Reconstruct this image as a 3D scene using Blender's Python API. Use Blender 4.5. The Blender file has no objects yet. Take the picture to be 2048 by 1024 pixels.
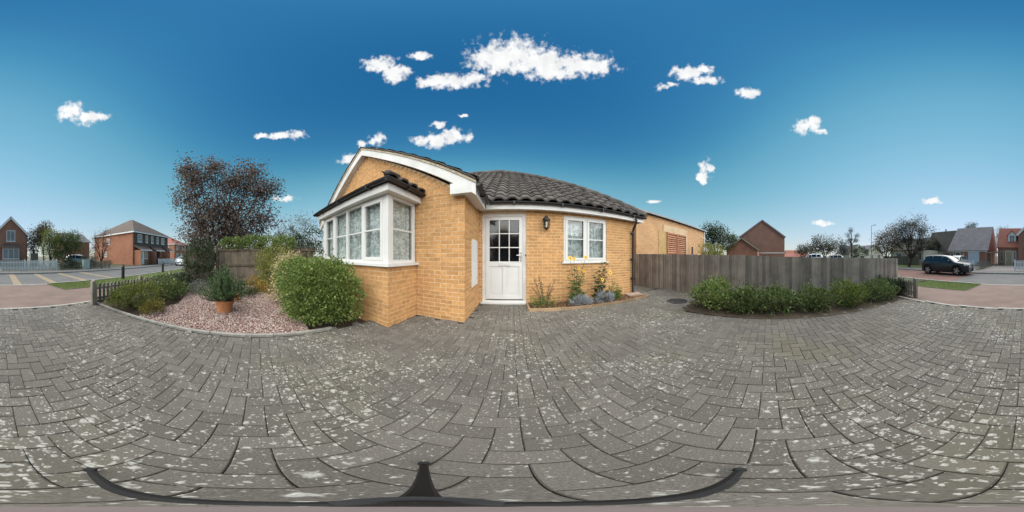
import bpy, bmesh, math, random
import numpy as np
from mathutils import Vector, Matrix
random.seed(7)
RNG = np.random.default_rng(11)
R = math.radians
scene = bpy.context.scene
scene.render.engine = 'CYCLES'
COL = scene.collection

# ------------------------------------------------------------------ camera
CAMZ = 1.15
cam_d = bpy.data.cameras.new('camera')
cam_d.type = 'PANO'
try:
    cam_d.panorama_type = 'EQUIRECTANGULAR'
except Exception:
    pass
try:
    cam_d.cycles.panorama_type = 'EQUIRECTANGULAR'
except Exception:
    pass
cam_d.clip_start = 0.02
cam_d.clip_end = 3000
cam = bpy.data.objects.new('camera', cam_d)
cam.location = (0, 0, CAMZ)
cam.rotation_euler = (R(90), 0, 0)
COL.objects.link(cam)
scene.camera = cam

# ------------------------------------------------------------------ light
SUN_AZ, SUN_EL = 158.0, 41.0            # compass-like: 0 = +Y, 90 = +X
SKY_STRENGTH = 0.15
scene.view_settings.view_transform = 'Standard'
scene.view_settings.look = 'None'
scene.view_settings.exposure = 0.48
scene.view_settings.gamma = 1.0
scene.view_settings.use_curve_mapping = False
sun_d = bpy.data.lights.new('sun', 'SUN')
sun_d.energy = 5.0
sun_d.angle = R(112)
sun_d.color = (1.0, 0.95, 0.87)
sun = bpy.data.objects.new('sun', sun_d)
sv = Vector((math.sin(R(SUN_AZ))*math.cos(R(SUN_EL)), math.cos(R(SUN_AZ))*math.cos(R(SUN_EL)), math.sin(R(SUN_EL))))
sun.rotation_euler = sv.to_track_quat('Z', 'Y').to_euler()
sun.location = (20, -12, 30)
COL.objects.link(sun)

world = bpy.data.worlds.new('World')
scene.world = world
world.use_nodes = True
wn, wl = world.node_tree.nodes, world.node_tree.links
wn.clear()
def WN(t, **k):
    n = wn.new(t)
    for a, b in k.items(): setattr(n, a, b)
    return n
def wmath(op, a, b=None, c=None, clamp=False):
    n = WN('ShaderNodeMath', operation=op, use_clamp=clamp)
    for i, s in enumerate((a, b, c)):
        if s is None: continue
        if isinstance(s, (int, float)): n.inputs[i].default_value = s
        else: wl.new(s, n.inputs[i])
    return n.outputs[0]
sky = WN('ShaderNodeTexSky')
sky.sky_type = 'NISHITA'
sky.sun_disc = False
sky.sun_elevation = R(SUN_EL)
sky.sun_rotation = R(SUN_AZ)
sky.altitude = 0
sky.air_density = 1.2
sky.dust_density = 0.0
sky.ozone_density = 10.0
bg = WN('ShaderNodeBackground')
bg.inputs[1].default_value = 1.0
# the photograph's sky is graded deeper and more cyan than a plain clear sky: one tone curve for the whole dome
scl = WN('ShaderNodeVectorMath', operation='SCALE'); wl.new(sky.outputs[0], scl.inputs[0]); scl.inputs['Scale'].default_value = SKY_STRENGTH
crv = WN('ShaderNodeRGBCurve'); crv.mapping.use_clip = False
for ci, pts in enumerate((((0, 0), (.06, .012), (.13, .125), (.27, .305), (.55, .455), (1, .53)), ((0, 0), (.145, .108), (.29, .315), (.53, .455), (.79, .525), (1, .57)), ((0, 0), (.37, .265), (.66, .44), (.93, .54), (1, .56)))):
    cc = crv.mapping.curves[ci]
    cc.points[0].location = pts[0]; cc.points[1].location = pts[-1]
    for p_ in pts[1:-1]: cc.points.new(*p_)
crv.mapping.update()
wl.new(scl.outputs[0], crv.inputs['Color']); wl.new(crv.outputs[0], bg.inputs[0])
# scattered fair-weather clouds, placed by compass direction and height
tc = WN('ShaderNodeTexCoord')
sep = WN('ShaderNodeSeparateXYZ'); wl.new(tc.outputs['Generated'], sep.inputs[0])
az = wmath('MULTIPLY', wmath('ARCTAN2', sep.outputs[0], sep.outputs[1]), 57.29578)
el = wmath('MULTIPLY', wmath('ARCSINE', sep.outputs[2]), 57.29578)
cmb = WN('ShaderNodeCombineXYZ'); wl.new(az, cmb.inputs[0]); wl.new(el, cmb.inputs[1])
def wnoise(scale, detail, rough, off):
    vs = WN('ShaderNodeVectorMath', operation='ADD'); wl.new(cmb.outputs[0], vs.inputs[0]); vs.inputs[1].default_value = off
    n = WN('ShaderNodeTexNoise'); n.inputs['Scale'].default_value = scale
    n.inputs['Detail'].default_value = detail; n.inputs['Roughness'].default_value = rough
    wl.new(vs.outputs[0], n.inputs['Vector'])
    return n
nw = wnoise(0.33, 4, 0.6, (3, 9, 1))
wv = WN('ShaderNodeVectorMath', operation='SUBTRACT'); wl.new(nw.outputs['Color'], wv.inputs[0]); wv.inputs[1].default_value = (0.5, 0.5, 0.5)
ws = WN('ShaderNodeVectorMath', operation='MULTIPLY'); wl.new(wv.outputs[0], ws.inputs[0]); ws.inputs[1].default_value = (6.0, 2.6, 0)
wp = WN('ShaderNodeVectorMath', operation='ADD'); wl.new(cmb.outputs[0], wp.inputs[0]); wl.new(ws.outputs[0], wp.inputs[1])
CLOUDS = [  # azimuth, elevation, half width, half height (degrees)
    (0.5, 70.0, 16, 6.0), (-6, 69, 11, 5.0), (10, 68, 13, 4.6), (24, 67.2, 14, 4.0), (14, 65.0, 12, 3.2), (30, 66.5, 7, 3.2),
    (-21, 61.6, 12, 2.8), (-28, 61.2, 6, 1.8), (-15, 62.6, 7, 2.2),
    (-46, 67.2, 7, 2.8), (-41, 64.6, 6, 3.2), (-33, 70.4, 4.5, 1.2),
    (-26, 41.0, 6.5, 2.6), (-21, 42.0, 7, 2.6), (-31, 40.5, 5, 1.6), (-26, 46.2, 2.6, 1.3), (-17, 49.4, 1.8, .6),
    (-47.5, 40.8, 3.0, 1.9), (-52.5, 39.0, 1.8, 1.3), (-57, 34.0, 4, 2.0),
    (-82, 42.0, 6.0, 1.2), (-76, 42.6, 4, 1.5), (-88, 42.4, 3, .8),
    (-155, 50.6, 5.5, 2.8), (-150, 48.6, 4.5, 2.4), (-145, 49.2, 4.5, 1.2),
    (62, 64.2, 7, 2.4), (68, 62.0, 7, 1.5), (67, 65.6, 4, 1.2), (52, 59.2, 2.4, 1.4), (56, 60.2, 3, .9), (83, 57.2, 5, 1.5),
    (103, 45.2, 4.6, 2.2), (106, 47.2, 2.4, 1.8), (109, 43.8, 3.0, .8),
    (68, 30.4, 3.0, 3.0), (66.5, 27.4, 2.0, 2.2), (148, 19.2, 4.0, 1.1), (109.5, 11.4, 4.2, 1.0), (-79.5, 20.2, 4.2, 1.1), (50, 19.2, 2.6, .6),
]
acc = None
for (a0, e0, hw, hh) in CLOUDS:
    s1 = WN('ShaderNodeVectorMath', operation='SUBTRACT'); wl.new(wp.outputs[0], s1.inputs[0]); s1.inputs[1].default_value = (a0, e0, 0)
    s2 = WN('ShaderNodeVectorMath', operation='MULTIPLY'); wl.new(s1.outputs[0], s2.inputs[0]); s2.inputs[1].default_value = (1/(hw*1.05), 1/(hh*1.25), 0)
    s3 = WN('ShaderNodeVectorMath', operation='LENGTH'); wl.new(s2.outputs[0], s3.inputs[0])
    m = wmath('SUBTRACT', 1.0, s3.outputs['Value'])
    acc = m if acc is None else wmath('MAXIMUM', acc, m)
nf = wnoise(0.40, 7, 0.54, (0, 0, 4))
dens = wmath('ADD', acc, wmath('MULTIPLY', wmath('SUBTRACT', nf.outputs['Fac'], 0.47), 2.2))
mr = WN('ShaderNodeMapRange', interpolation_type='SMOOTHSTEP'); mr.inputs['From Min'].default_value = 0.0; mr.inputs['From Max'].default_value = 0.75
wl.new(dens, mr.inputs['Value'])
gate = WN('ShaderNodeMapRange'); gate.inputs['From Min'].default_value = -0.45; gate.inputs['From Max'].default_value = 0.1
wl.new(acc, gate.inputs['Value'])
cf = wmath('MULTIPLY', wmath('MULTIPLY', mr.outputs[0], gate.outputs[0]), 0.93)
cb = WN('ShaderNodeBackground'); cb.inputs[0].default_value = (1, 0.995, 0.985, 1)
cs = WN('ShaderNodeMapRange'); cs.inputs['From Min'].default_value = 0.3; cs.inputs['From Max'].default_value = 0.75
cs.inputs['To Min'].default_value = .80; cs.inputs['To Max'].default_value = 0.64
nf2 = wnoise(0.22, 5, 0.55, (8, 2, 4)); wl.new(nf2.outputs['Fac'], cs.inputs['Value']); wl.new(cs.outputs[0], cb.inputs[1])
mx = WN('ShaderNodeMixShader'); wl.new(cf, mx.inputs[0]); wl.new(bg.outputs[0], mx.inputs[1]); wl.new(cb.outputs[0], mx.inputs[2])
wo = WN('ShaderNodeOutputWorld'); wl.new(mx.outputs[0], wo.inputs[0])

# ------------------------------------------------------------------ helpers
def tag(o, label=None, cat=None, group=None, kind=None):
    if label: o['label'] = label
    if cat: o['category'] = cat
    if group: o['group'] = group
    if kind: o['kind'] = kind
    return o
def az_of(u): return R((u-1024)*360/2048)
def el_of(v): return R((512-v)*180/1024)
def at(u, dist, z=0.0):
    """ground point in compass direction of u at a horizontal distance"""
    a = az_of(u); return Vector((math.sin(a)*dist, math.cos(a)*dist, z))
def gz(x, y):
    z = -0.025*min(max(0.0, x-0.5), 5.0)
    if y < -3.4:
        s = min(1.0, (-3.4-y)/5.0)
        z = z*(1-s) + (-0.36)*s
    return z
def empty(name, loc=(0, 0, 0), rz=0.0):
    o = bpy.data.objects.new(name, None)
    o.location = loc; o.rotation_euler = (0, 0, rz); o.empty_display_size = 0.1
    COL.objects.link(o); return o
def link(name, me, parent=None, local=False):
    o = bpy.data.objects.new(name, me); COL.objects.link(o)
    if parent is not None:
        o.parent = parent
        if not local and parent.type == 'EMPTY':
            o.matrix_parent_inverse = Matrix.Translation(-Vector(parent.location))
    return o
class MB:
    def __init__(s): s.v = []; s.f = []; s.m = []; s.r = []; s.cur = 0.5
    def add(s, vs, fs, m=0):
        b = len(s.v); s.v.extend(tuple(p) for p in vs)
        for f in fs: s.f.append(tuple(b+i for i in f)); s.m.append(m); s.r.append(s.cur)
        return s
    def box(s, x0, x1, y0, y1, z0, z1, m=0):
        vs = [(x0,y0,z0),(x1,y0,z0),(x1,y1,z0),(x0,y1,z0),(x0,y0,z1),(x1,y0,z1),(x1,y1,z1),(x0,y1,z1)]
        return s.add(vs, [(0,3,2,1),(4,5,6,7),(0,1,5,4),(1,2,6,5),(2,3,7,6),(3,0,4,7)], m)
    def obox(s, c, ax, ay, az_, hx, hy, hz, m=0):
        c, ax, ay, az_ = Vector(c), Vector(ax), Vector(ay), Vector(az_); vs = []
        for k in (-1, 1):
            for (i, j) in ((-1,-1),(1,-1),(1,1),(-1,1)):
                vs.append(c + ax*hx*i + ay*hy*j + az_*hz*k)
        return s.add(vs, [(0,3,2,1),(4,5,6,7),(0,1,5,4),(1,2,6,5),(2,3,7,6),(3,0,4,7)], m)
    def beam(s, p, q, w, h, m=0, up=(0,0,1)):
        p, q = Vector(p), Vector(q); d = (q-p); L = d.length; d.normalize()
        side = d.cross(Vector(up))
        if side.length < 1e-5: side = Vector((1,0,0))
        side.normalize(); u2 = side.cross(d)
        return s.obox((p+q)/2, d, side, u2, L/2, w/2, h/2, m)
    def prism(s, poly, axis, a0, a1, m=0):
        """poly of 2D points (counter-clockwise) extruded along axis 'x','y' or 'z'"""
        n = len(poly)
        def mk(p, a):
            if axis == 'x': return (a, p[0], p[1])
            if axis == 'y': return (p[0], a, p[1])
            return (p[0], p[1], a)
        vs = [mk(p, a0) for p in poly] + [mk(p, a1) for p in poly]
        fs = [tuple(range(n-1, -1, -1)), tuple(range(n, 2*n))]
        for i in range(n): j = (i+1) % n; fs.append((i, j, n+j, n+i))
        return s.add(vs, fs, m)
    def tube(s, pts, rad, n=8, m=0, cap=True):
        pts = [Vector(p) for p in pts]
        if isinstance(rad, (int, float)): rad = [rad]*len(pts)
        vs = []; up = Vector((0,0,1)); prev = None
        for i, p in enumerate(pts):
            d = pts[min(i+1, len(pts)-1)] - pts[max(i-1, 0)]
            if d.length < 1e-9: d = Vector((0,0,1))
            d.normalize()
            if prev is None:
                a = d.cross(up)
                if a.length < 1e-3: a = d.cross(Vector((1,0,0)))
            else:
                a = prev - d*prev.dot(d)
                if a.length < 1e-4: a = d.cross(Vector((1,0,0)))
            a.normalize(); prev = a; b = d.cross(a)
            for k in range(n):
                t = 2*math.pi*k/n; vs.append(p + (a*math.cos(t)+b*math.sin(t))*rad[i])
        fs = []
        for i in range(len(pts)-1):
            for k in range(n):
                k2 = (k+1) % n; fs.append((i*n+k, i*n+k2, (i+1)*n+k2, (i+1)*n+k))
        if cap: fs.append(tuple(range(n-1,-1,-1))); fs.append(tuple((len(pts)-1)*n+k for k in range(n)))
        return s.add(vs, fs, m)
    def lathe(s, prof, c, n=16, m=0, cap=True):
        vs = []
        for (r, z) in prof:
            for k in range(n):
                t = 2*math.pi*k/n; vs.append((c[0]+r*math.cos(t), c[1]+r*math.sin(t), c[2]+z))
        fs = []
        for i in range(len(prof)-1):
            for k in range(n):
                k2 = (k+1) % n; fs.append((i*n+k, i*n+k2, (i+1)*n+k2, (i+1)*n+k))
        if cap: fs.append(tuple(range(n-1,-1,-1))); fs.append(tuple((len(prof)-1)*n+k for k in range(n)))
        return s.add(vs, fs, m)
    def mesh(s, name, mats, smooth=False):
        me = bpy.data.meshes.new(name); me.from_pydata(s.v, [], s.f)
        for mt in (mats if isinstance(mats, (list, tuple)) else [mats]): me.materials.append(mt)
        if any(s.m): me.polygons.foreach_set('material_index', s.m)
        if len(set(s.r)) > 1:
            at_ = me.attributes.new('rnd', 'FLOAT', 'FACE'); at_.data.foreach_set('value', s.r)
        if smooth: me.polygons.foreach_set('use_smooth', [True]*len(me.polygons))
        me.update(); return me
    def build(s, name, mats, parent=None, smooth=False, local=False):
        return link(name, s.mesh(name, mats, smooth), parent, local)

# ---- numpy meshes: many small faces in one go
def np_mesh(name, V, F, mat, rnd=None, smooth=False):
    me = bpy.data.meshes.new(name); n = F.shape[1]
    me.vertices.add(len(V)); me.vertices.foreach_set('co', np.ascontiguousarray(V, dtype=np.float32).ravel())
    me.loops.add(F.size); me.loops.foreach_set('vertex_index', np.ascontiguousarray(F, dtype=np.int32).ravel())
    me.polygons.add(len(F)); me.polygons.foreach_set('loop_start', np.arange(0, F.size, n, dtype=np.int32))
    if rnd is not None:
        a = me.attributes.new('rnd', 'FLOAT', 'FACE'); a.data.foreach_set('value', np.ascontiguousarray(rnd, dtype=np.float32))
    if smooth: me.polygons.foreach_set('use_smooth', np.ones(len(F), dtype=bool))
    me.materials.append(mat); me.update(calc_edges=True); me.validate(); return me
def unit(a): return a/np.maximum(np.linalg.norm(a, axis=1, keepdims=True), 1e-9)
def leaves(name, P, N, size, mat, parent=None, aspect=0.5, rnd=None, fold=0.25, jitter=0.35, local=False):
    """one folded leaf (4 corners, 2 triangles) at every point P with leaf direction N"""
    n = len(P); d = unit(N + RNG.normal(0, jitter, (n, 3)))
    s_ = unit(np.cross(d, RNG.normal(0, 1, (n, 3)))); up = np.cross(s_, d)
    L = (size*(0.6+0.8*RNG.random(n)))[:, None]
    a = P; b = P + d*L*0.5 + s_*L*aspect*0.5 + up*L*fold*0.3; c = P + d*L; e = P + d*L*0.5 - s_*L*aspect*0.5 + up*L*fold*0.3
    V = np.stack([a, b, c, e], 1).reshape(-1, 3)
    base = np.arange(n)*4
    F = np.concatenate([np.stack([base, base+1, base+2], 1), np.stack([base, base+2, base+3], 1)])
    r = RNG.random(n) if rnd is None else rnd
    me = np_mesh(name, V, F, mat, np.concatenate([r, r]))
    return link(name, me, parent, local)

# ------------------------------------------------------------------ materials
MAT = {}
def material(name, color, rough=0.7, var=0.15, scale=8.0, bump=0.0, bscale=60.0, metal=0.0, spec=0.5, rnd=None, rndamt=0.35, dark=None, coat=0.0, detail=4, bdist=0.02):
    if name in MAT: return MAT[name]
    m = bpy.data.materials.new(name); m.use_nodes = True; nt = m.node_tree; N, L = nt.nodes, nt.links
    p = N['Principled BSDF']; p.inputs['Roughness'].default_value = rough; p.inputs['Metallic'].default_value = metal
    p.inputs['Specular IOR Level'].default_value = spec; p.inputs['Coat Weight'].default_value = coat
    c = Vector(color[:3]); d = Vector(dark) if dark else c*(1-var*2)
    t = N.new('ShaderNodeTexCoord'); g = N.new('ShaderNodeNewGeometry')
    n = N.new('ShaderNodeTexNoise'); n.inputs['Scale'].default_value = scale; n.inputs['Detail'].default_value = detail; n.inputs['Roughness'].default_value = 0.62
    L.new(g.outputs['Position'], n.inputs['Vector'])
    cr = N.new('ShaderNodeValToRGB'); cr.color_ramp.elements[0].position = 0.32; cr.color_ramp.elements[1].position = 0.68
    cr.color_ramp.elements[0].color = (*d, 1); cr.color_ramp.elements[1].color = (*(c*(1+var*0.6)), 1)
    L.new(n.outputs['Fac'], cr.inputs[0]); out = cr.outputs[0]
    if rnd:
        if rnd == 'obj': o = N.new('ShaderNodeObjectInfo'); rs = o.outputs['Random']
        else: o = N.new('ShaderNodeAttribute'); o.attribute_name = 'rnd'; rs = o.outputs['Fac']
        mr_ = N.new('ShaderNodeMapRange'); mr_.inputs['To Min'].default_value = 1-rndamt; mr_.inputs['To Max'].default_value = 1+rndamt*0.6
        L.new(rs, mr_.inputs['Value'])
        vm = N.new('ShaderNodeVectorMath'); vm.operation = 'SCALE'; L.new(out, vm.inputs[0]); L.new(mr_.outputs[0], vm.inputs['Scale']); out = vm.outputs[0]
    L.new(out, p.inputs['Base Color'])
    if bump:
        nb = N.new('ShaderNodeTexNoise'); nb.inputs['Scale'].default_value = bscale; nb.inputs['Detail'].default_value = 3; L.new(g.outputs['Position'], nb.inputs['Vector'])
        b = N.new('ShaderNodeBump'); b.inputs['Strength'].default_value = bump; b.inputs['Distance'].default_value = bdist
        L.new(nb.outputs['Fac'], b.inputs['Height']); L.new(b.outputs[0], p.inputs['Normal'])
    MAT[name] = m; return m
def leaf_mat(name, cols, trans=0.25, rough=0.6, gain=1.4):
    if name in MAT: return MAT[name]
    m = bpy.data.materials.new(name); m.use_nodes = True; N, L = m.node_tree.nodes, m.node_tree.links
    p = N['Principled BSDF']; p.inputs['Roughness'].default_value = rough; p.inputs['Specular IOR Level'].default_value = 0.35
    a = N.new('ShaderNodeAttribute'); a.attribute_name = 'rnd'
    cr = N.new('ShaderNodeValToRGB'); e = cr.color_ramp.elements
    while len(e) < len(cols): e.new(0.5)
    for i, c in enumerate(cols): e[i].position = i/(len(cols)-1); e[i].color = (*[q*(gain if trans > 0 else 1) for q in c], 1)
    L.new(a.outputs['Fac'], cr.inputs[0])
    L.new(cr.outputs[0], p.inputs['Base Color'])
    t = N.new('ShaderNodeBsdfTranslucent'); L.new(cr.outputs[0], t.inputs[0])
    mx_ = N.new('ShaderNodeMixShader'); mx_.inputs[0].default_value = trans
    L.new(p.outputs[0], mx_.inputs[1]); L.new(t.outputs[0], mx_.inputs[2]); L.new(mx_.outputs[0], N['Material Output'].inputs[0])
    MAT[name] = m; return m
def pattern_mat(name, c1, c2, mortar, bw, rh, msize, rough=0.85, zmul=1.0, bump=0.3, vert=True, offset=0.5):
    """far-off brick or tile surface: pieces too small to tell apart"""
    if name in MAT: return MAT[name]
    m = bpy.data.materials.new(name); m.use_nodes = True; N, L = m.node_tree.nodes, m.node_tree.links
    p = N['Principled BSDF']; p.inputs['Roughness'].default_value = rough; p.inputs['Specular IOR Level'].default_value = 0.3
    g = N.new('ShaderNodeNewGeometry'); sx = N.new('ShaderNodeSeparateXYZ'); L.new(g.outputs['Position'], sx.inputs[0])
    ad = N.new('ShaderNodeMath'); ad.operation = 'ADD'; L.new(sx.outputs[0], ad.inputs[0]); L.new(sx.outputs[1], ad.inputs[1])
    cb_ = N.new('ShaderNodeCombineXYZ')
    if vert:
        mu = N.new('ShaderNodeMath'); mu.operation = 'MULTIPLY'; mu.inputs[1].default_value = zmul; L.new(sx.outputs[2], mu.inputs[0])
        L.new(ad.outputs[0], cb_.inputs[0]); L.new(mu.outputs[0], cb_.inputs[1])
    else:
        L.new(sx.outputs[0], cb_.inputs[0]); L.new(sx.outputs[1], cb_.inputs[1])
    b = N.new('ShaderNodeTexBrick'); L.new(cb_.outputs[0], b.inputs['Vector']); b.offset = offset
    b.inputs['Color1'].default_value = (*c1, 1); b.inputs['Color2'].default_value = (*c2, 1); b.inputs['Mortar'].default_value = (*mortar, 1)
    b.inputs['Scale'].default_value = 1; b.inputs['Mortar Size'].default_value = msize; b.inputs['Brick Width'].default_value = bw; b.inputs['Row Height'].default_value = rh
    n = N.new('ShaderNodeTexNoise'); n.inputs['Scale'].default_value = 1.3; n.inputs['Detail'].default_value = 5; L.new(g.outputs['Position'], n.inputs['Vector'])
    mr_ = N.new('ShaderNodeMapRange'); mr_.inputs['To Min'].default_value = 0.7; mr_.inputs['To Max'].default_value = 1.25; L.new(n.outputs['Fac'], mr_.inputs['Value'])
    vm = N.new('ShaderNodeVectorMath'); vm.operation = 'SCALE'; L.new(b.outputs['Color'], vm.inputs[0]); L.new(mr_.outputs[0], vm.inputs['Scale']); L.new(vm.outputs[0], p.inputs['Base Color'])
    bp = N.new('ShaderNodeBump'); bp.inputs['Strength'].default_value = bump; bp.inputs['Distance'].default_value = 0.02; bp.invert = True
    L.new(b.outputs['Fac'], bp.inputs['Height']); L.new(bp.outputs[0], p.inputs['Normal'])
    MAT[name] = m; return m
def glass_mat(name, tint=(0.9, 0.93, 0.93), refl=1.0, rough=0.02):
    if name in MAT: return MAT[name]
    m = bpy.data.materials.new(name); m.use_nodes = True; N, L = m.node_tree.nodes, m.node_tree.links
    N.remove(N['Principled BSDF'])
    tr = N.new('ShaderNodeBsdfTransparent'); tr.inputs[0].default_value = (*tint, 1)
    gl = N.new('ShaderNodeBsdfGlossy'); gl.inputs['Roughness'].default_value = rough
    lw = N.new('ShaderNodeLayerWeight'); lw.inputs[0].default_value = 0.5
    fr = N.new('ShaderNodeMath'); fr.operation = 'POWER'; fr.inputs[1].default_value = 3.5; L.new(lw.outputs['Facing'], fr.inputs[0])
    mu = N.new('ShaderNodeMath'); mu.operation = 'MULTIPLY_ADD'; mu.inputs[1].default_value = refl*0.8; mu.inputs[2].default_value = 0.06; mu.use_clamp = True; L.new(fr.outputs[0], mu.inputs[0])
    nz = N.new('ShaderNodeTexNoise'); nz.inputs['Scale'].default_value = 3.0
    bp = N.new('ShaderNodeBump'); bp.inputs['Strength'].default_value = 0.02; L.new(nz.outputs['Fac'], bp.inputs['Height']); L.new(bp.outputs[0], gl.inputs['Normal'])
    mx_ = N.new('ShaderNodeMixShader'); L.new(mu.outputs[0], mx_.inputs[0]); L.new(tr.outputs[0], mx_.inputs[1]); L.new(gl.outputs[0], mx_.inputs[2])
    L.new(mx_.outputs[0], N['Material Output'].inputs[0]); MAT[name] = m; return m

BR = (0.58, 0.318, 0.128); BRD = (0.44, 0.225, 0.085)
m_brick1 = material('buff_brick', BR, 0.9, 0.2, 14, 0.35, 180, rnd='obj', rndamt=0.16, dark=BRD, bdist=0.004)
m_brickn = material('buff_brickwork', BR, 0.9, 0.2, 14, 0.35, 180, rnd='attr', rndamt=0.16, dark=BRD, bdist=0.004)
m_mortar = material('mortar', (0.80, 0.62, 0.40), 0.95, 0.12, 20, 0.2, 200)
m_upvc = material('white_plastic', (0.70, 0.69, 0.675), 0.35, 0.03, 3)
m_upvc_dirty = material('weathered_white_board', (0.68, 0.675, 0.665), 0.5, 0.07, 2.5, dark=(0.56, 0.555, 0.53))
m_black = material('black_plastic', (0.018, 0.018, 0.02), 0.42, 0.2, 6)
m_verge = material('verge_cement', (0.50, 0.42, 0.31), 0.9, 0.2, 12, 0.4, 60)
m_glass = glass_mat('window_glass')
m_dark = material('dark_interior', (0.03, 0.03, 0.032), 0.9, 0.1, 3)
m_metal = material('brushed_metal', (0.75, 0.75, 0.76), 0.25, 0.05, 30, metal=1.0)
m_soil = material('soil', (0.085, 0.058, 0.036), 0.95, 0.3, 18, 0.8, 40)
m_conc = material('concrete', (0.36, 0.335, 0.30), 0.9, 0.15, 10, 0.4, 90)
m_wood = material('weathered_timber', (0.235, 0.205, 0.175), 0.9, 0.2, 9, 0.4, 120, rnd='obj', rndamt=0.32, dark=(0.14, 0.12, 0.10), bdist=0.005)
m_bark = material('bark', (0.075, 0.058, 0.045), 0.95, 0.3, 20, 0.8, 60)
# special materials: timber with upright grain, paving with lichen, lace, pebbles
def timber_mat(name, c_hi, c_lo, grain=(60, 60, 2.2), rndamt=0.35):
    if name in MAT: return MAT[name]
    m = bpy.data.materials.new(name); m.use_nodes = True; N, L = m.node_tree.nodes, m.node_tree.links
    p = N['Principled BSDF']; p.inputs['Roughness'].default_value = 0.9; p.inputs['Specular IOR Level'].default_value = 0.2
    g = N.new('ShaderNodeNewGeometry'); oi = N.new('ShaderNodeObjectInfo')
    mu = N.new('ShaderNodeVectorMath'); mu.operation = 'MULTIPLY'; mu.inputs[1].default_value = grain; L.new(g.outputs['Position'], mu.inputs[0])
    n1 = N.new('ShaderNodeTexNoise'); n1.inputs['Scale'].default_value = 1; n1.inputs['Detail'].default_value = 5; L.new(mu.outputs[0], n1.inputs['Vector'])
    n2 = N.new('ShaderNodeTexNoise'); n2.inputs['Scale'].default_value = 2.6; n2.inputs['Detail'].default_value = 4; L.new(g.outputs['Position'], n2.inputs['Vector'])
    av = N.new('ShaderNodeMath'); av.operation = 'MULTIPLY_ADD'; av.inputs[1].default_value = 0.5; L.new(n1.outputs['Fac'], av.inputs[0])
    hf = N.new('ShaderNodeMath'); hf.operation = 'MULTIPLY'; hf.inputs[1].default_value = 0.5; L.new(n2.outputs['Fac'], hf.inputs[0]); L.new(hf.outputs[0], av.inputs[2])
    cr = N.new('ShaderNodeValToRGB'); cr.color_ramp.elements[0].position = 0.36; cr.color_ramp.elements[1].position = 0.64
    cr.color_ramp.elements[0].color = (*c_lo, 1); cr.color_ramp.elements[1].color = (*c_hi, 1); L.new(av.outputs[0], cr.inputs[0])
    mr_ = N.new('ShaderNodeMapRange'); mr_.inputs['To Min'].default_value = 1-rndamt; mr_.inputs['To Max'].default_value = 1+rndamt*0.7; L.new(oi.outputs['Random'], mr_.inputs['Value'])
    vm = N.new('ShaderNodeVectorMath'); vm.operation = 'SCALE'; L.new(cr.outputs[0], vm.inputs[0]); L.new(mr_.outputs[0], vm.inputs['Scale']); L.new(vm.outputs[0], p.inputs['Base Color'])
    b = N.new('ShaderNodeBump'); b.inputs['Strength'].default_value = 0.4; b.inputs['Distance'].default_value = 0.004; L.new(n1.outputs['Fac'], b.inputs['Height']); L.new(b.outputs[0], p.inputs['Normal'])
    MAT[name] = m; return m
m_fence = timber_mat('fence_timber', (0.48, 0.41, 0.35), (0.27, 0.225, 0.19), rndamt=.32)
m_picket = timber_mat('picket_timber', (0.46, 0.40, 0.33), (0.27, 0.23, 0.185))

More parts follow.
